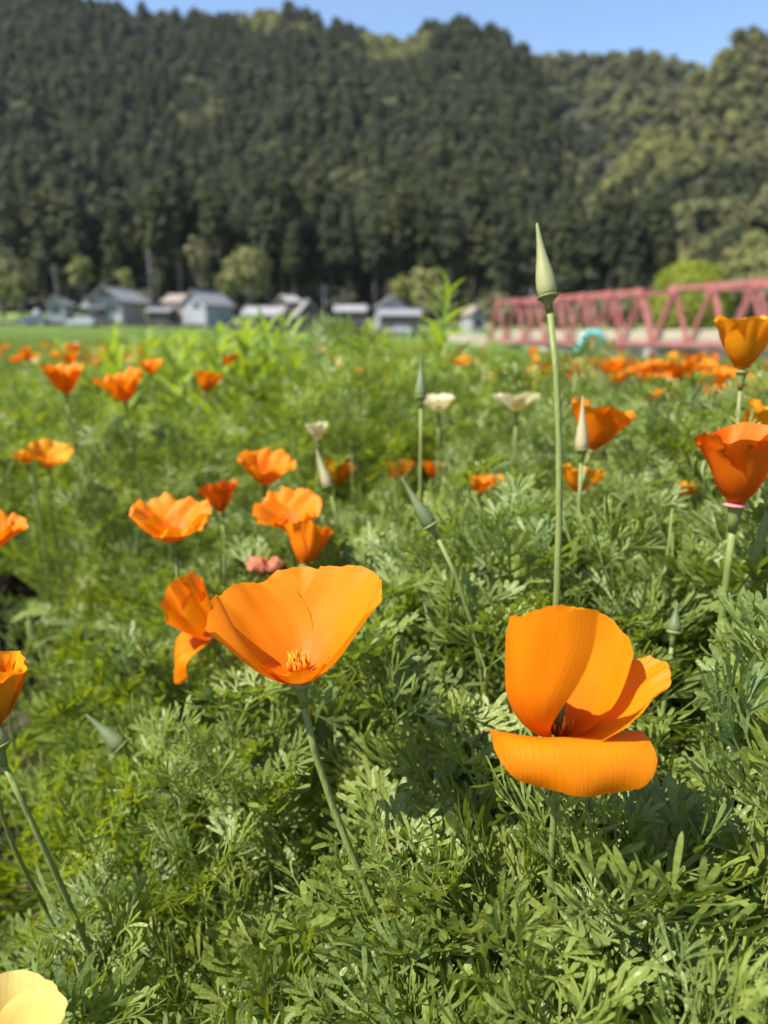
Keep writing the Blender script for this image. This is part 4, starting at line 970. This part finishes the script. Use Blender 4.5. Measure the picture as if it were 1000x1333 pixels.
# ------------------------------------------------------------------ field poppies
def field_mesh(seed, mt, L=.034):
    mb = MB(); rs = random.Random(seed); O = Vector((0, 0, .40)); Fm = frame(rs.uniform(0, 22), rs.uniform(0, 360))
    for q, p in enumerate(cup(L, rs.uniform(32, 56), L * .66, seed, .003, 18, rot0=rs.uniform(0, 90))): petal(mb, O, Fm, nu=10, nv=8, **p)
    mb.tube(bez(O + Fm @ Vector((0, 0, 0)), O + Fm @ Vector((0, 0, -.1)), (.02, .01, .15), (.03, .02, 0), 7), .0016, 5, mi=1)
    return mb.mesh('field_poppy', [M[mt], M['stem']])
FM = [field_mesh(s, 'petal') for s in (1, 2, 3, 4)] + [field_mesh(5, 'petal_red'), field_mesh(6, 'petal_yellow')]; FC = [field_mesh(7, 'petal_cream')]
random.seed(12); fields = []
for (x0, x1, y0, y1, n) in ((-20, 215, 461, 478, 38), (0, 260, 450, 460, 22), (430, 505, 463, 500, 9), (560, 625, 466, 482, 7), (800, 945, 478, 502, 60), (690, 810, 470, 495, 22),
                            (640, 720, 470, 505, 6), (840, 960, 500, 525, 9), (225, 430, 455, 470, 12), (500, 720, 452, 466, 9), (740, 1000, 462, 478, 22), (960, 1010, 480, 520, 8), (320, 430, 470, 500, 5)):
    for _ in range(n):
        z = random.uniform(.36, .41) + (.03 if x1 < 270 else .012 if x0 > 680 else 0); p = PZ(random.uniform(x0, x1), random.uniform(y0, y1), z)
        fields.append((p, z, n))
for i, (p, z, n) in enumerate(fields):
    cr = random.random() < .06; gh = ground_h(p.x, p.y)
    k_ = random.randrange(len(FM)); o = link('field_poppy', FC[0] if cr else FM[k_]); o.location = (p.x, p.y, gh); s = random.uniform(.55, .9); o.rotation_euler = (0, 0, random.uniform(0, 6.28))
    o.scale = (s, s, (z - gh) / .40)
    if cr: tag(o, 'small cream poppy far back in the flower bed', 'flower', 'cream poppies in the back of the bed')
    else:
        hue = 'deep red-orange' if k_ == 4 else 'golden' if k_ == 5 else 'orange'
        tag(o, f'small {hue} poppy far back in the flower bed', 'flower', f'{hue} poppies in the back of the bed')

# ------------------------------------------------------------------ tall weeds
def lance(seed, L, W):
    rs = random.Random(seed); mb = MB(); n = 8; vs = []; arch = rs.uniform(-.5, -.1); c = rs.uniform(-.15, .15)
    for i in range(n + 1):
        t = i / n; w_ = W * math.sin(math.pi * min(1, t * .92 + .06)) ** .8 * (1 if t < 1 else .05); y = L * t; z = arch * L * t * t; x = c * L * t * t
        vs += [(x - w_, y, z + w_ * .35), (x, y, z), (x + w_, y, z + w_ * .35)]
    mb.add(vs, [f for i in range(n) for f in ((3 * i, 3 * i + 1, 3 * i + 4, 3 * i + 3), (3 * i + 1, 3 * i + 2, 3 * i + 5, 3 * i + 4))]); return mb.mesh('leaf', M['weed'])
LN = [lance(s, .105, .0085) for s in range(4)]
def weed(px, py_top, D, label, nl=22, k=1.0, lean=0):
    T = PY(px, py_top, D); b = Vector((T.x - lean, T.y + .02, ground_h(T.x, T.y))); r = empty('weed', b); tag(r, label, 'weed', 'low bright weeds among the poppies' if label.startswith('low bright') else 'full weeds of the thicket' if label.startswith('full bright') else None); rs = random.Random(int(px))
    pts = bez((0, 0, 0), (0, 0, .15), (T - b) * .7, T - b, 9); mb = MB(); mb.tube(pts, [.003 - .002 * i / 8 for i in range(9)], 6); mb.build('stem', M['weed'], r)
    nl = int(nl * 1.7)
    for q in range(nl):
        t = .30 + .7 * (q / nl) ** .8; f = t * 8; kk = min(7, int(f)); p = pts[kk].lerp(pts[kk + 1], f - kk)
        if t < .4 and False: continue
        o = link('leaf', rs.choice(LN), r); s = k * (1.15 - .65 * t ** 3) * rs.uniform(.8, 1.15)
        o.matrix_basis = Matrix.Translation(p) @ Matrix.Rotation(q * 2.4 + rs.uniform(-.3, .3), 4, 'Z') @ Matrix.Rotation(.45 + .6 * t + rs.gauss(0, .12), 4, 'X') @ Matrix.Scale(s, 4)
WG = 'bright weeds standing above the poppy bed'
for (px, py, D, lab, nl, k, ln) in (
    (372, 424, 1.35, 'leaning bright green weed at the end of the weed row', 24, 1.0, -.05), (345, 418, 1.5, 'tall bright green weed in the middle of the weed row', 26, 1.0, -.02),
    (322, 428, 1.6, 'bright green weed beside the tallest of the weed row', 24, 1.0, .02), (288, 432, 1.7, 'upright weed in the weed row above the tilted poppy', 24, 1.0, 0),
    (250, 440, 1.8, 'bushy weed at the start of the weed row', 24, 1.0, .02), (190, 436, 1.7, 'lime green weed above the broad orange poppy', 22, .9, 0),
    (144, 422, 1.5, 'thin weed with a long bare tip beside the lime green weed', 12, .7, 0), (220, 446, 1.5, 'short weed between the lime green weed and the weed row', 20, .8, 0),
    (583, 376, 1.25, 'tall pale weed with spreading top reaching above the far houses', 34, .85, .04), (560, 430, 1.5, 'short weed beside the tall pale one', 16, .7, 0),
    (452, 446, 1.9, 'low lime weed before the small house with straight roof', 20, .9, 0), (470, 452, 2.0, 'low lime weed leaning before the house with porch roof', 18, .9, -.05),
    (530, 458, 2.1, 'low weed behind the slim green bud', 18, .8, 0), (600, 462, 2.2, 'low weed behind the round cream poppy', 18, .8, 0), (410, 462, 1.8, 'low weed beside the leaning weed', 18, .9, 0)):
    weed(px, py, D, lab, nl, k, ln)
for q in range(22):
    weed(random.uniform(130, 405), random.uniform(434, 466), random.uniform(1.3, 2.1), 'full bright weed in the thicket above the poppies', 22, random.uniform(.8, 1.05), random.uniform(-.04, .04))
for q in range(26):
    px = random.uniform(-20, 640); D = random.uniform(1.5, 3.2); weed(px, random.uniform(440, 462) if px > 60 else random.uniform(452, 470), D, 'low bright weed scattered among the poppies behind the bed', 16, random.uniform(.7, 1.0), random.uniform(-.04, .04))
# larger palmate leaves in the shaded left foliage
def palmate(seed, L):
    rs = random.Random(seed); mb = MB()
    for q in range(7):
        a = (q - 3) * .55; d = Vector((math.sin(a), math.cos(a), 0)); lat = Vector((d.y, -d.x, 0)); l = L * (1 - .09 * abs(q - 3))
        prof = [(0, .03), (.3, .09), (.6, .17), (.8, .14), (.93, .07), (1, .01)]
        vs = []
        for t, wd in prof:
            c = d * (l * t) + Vector((0, 0, -.18 * l * t * t))
            vs += [c - lat * wd * l, c + lat * wd * l]
        mb.add(vs, [(2 * i, 2 * i + 1, 2 * i + 3, 2 * i + 2) for i in range(5)])
    mb.tube([(0, 0, 0), (0, -L * .6, -.1 * L), (0, -L * 1.4, -L)], .0012, 5); return mb.mesh('leaf', M['leaf'])
PM = [palmate(1, .026), palmate(2, .042)]
for (px, py, d, i, rx, rz, lab) in ((38, 800, .70, 0, .1, .3, 'plant with a deeply lobed leaf in the shaded foliage above the furrow'), (120, 815, .66, 1, .5, 2.3, 'plant with a large drooping lobed leaf over the furrow')):
    T = P(px, py, d); i_ = i; r = empty('lobed_leaf_plant', (T.x, T.y + .04, 0)); tag(r, lab, 'plant')
    for q in range(3):
        o = link('leaf', PM[i], r); o.location = T - r.location + Vector((.0, 0, -.0)) + Vector((random.uniform(-.06, .06), random.uniform(0, .06), -random.uniform(.02, .08))) * (q > 0); o.rotation_euler = (rx, random.uniform(-.2, .2), rz + q * 2)
        mb = MB(); e = Vector(o.location); mb.tube([e + Vector((0, .002, -.002)), e * .5 + Vector((0, .01, 0)), (0, 0, 0)], .0014, 6); mb.build('stem', M['stem'], r)

# ------------------------------------------------------------------ soil clods and dry stalks in the furrow
mb = MB(); rs = random.Random(3)
for _ in range(1100):
    y = rs.uniform(.12, 1.1); x = rs.uniform(-.85, .05) if rs.random() < .8 else rs.uniform(-.5, .4)
    s = rs.uniform(.002, .009); c = Vector((x, y, s * .4)); a = [c + Vector((rs.uniform(-1, 1), rs.uniform(-1, 1), rs.uniform(-.6, .9))).normalized() * s * rs.uniform(.7, 1.2) for _ in range(1)]
    d = [Vector((1, 0, 0)), Vector((0, 1, 0)), Vector((-1, 0, 0)), Vector((0, -1, 0)), Vector((0, 0, 1)), Vector((0, 0, -1))]
    q = Matrix.Rotation(rs.uniform(0, 6), 3, 'Z'); vs = [c + q @ (v * s * rs.uniform(.6, 1.2)) for v in d]
    mb.add(vs, [(0, 1, 4), (1, 2, 4), (2, 3, 4), (3, 0, 4), (1, 0, 5), (2, 1, 5), (3, 2, 5), (0, 3, 5)])
tag(mb.build('soil_clods', M['soil'], None, False), 'brown crumbs of soil lying in the bare furrow', 'soil', kind='stuff')
mb = MB()
for _ in range(60):
    y = rs.uniform(.3, 1.05); c0 = np.interp(y, [0.2, 0.45, 0.7, 1.0, 1.3], [-0.30, -0.36, -0.44, -0.56, -0.75]); x = c0 + rs.uniform(-.15, .12); a = rs.uniform(0, 3.14); l = rs.uniform(.01, .05)
    d = Vector((math.cos(a), math.sin(a), rs.uniform(-.1, .35))) * l; p = Vector((x, y, .010))
    mb.tube([p - d * .5, p + Vector((0, 0, .003)), p + d * .5], rs.uniform(.0006, .0014), 5)
tag(mb.build('dry_stalks', M['straw']), 'scattered dry stalks on the bare soil of the furrow', 'dry stalks', kind='stuff')

# ------------------------------------------------------------------ thin daylight haze over the valley
mb = MB(); mb.box((0, 480, 130), (2600, 1400, 275)); hz = bpy.data.materials.new('valley_haze'); hz.use_nodes = True
N = hz.node_tree.nodes; N.remove(N['Principled BSDF']); pv = N.new('ShaderNodeVolumePrincipled')
pv.inputs['Color'].default_value = (0.80, 0.88, 1.0, 1); pv.inputs['Density'].default_value = 0.00007; pv.inputs['Anisotropy'].default_value = 0.2
hz.node_tree.links.new(pv.outputs[0], N['Material Output'].inputs['Volume'])
tag(mb.build('haze', hz, None, False), 'thin pale haze lying over the whole valley', 'haze', kind='stuff')
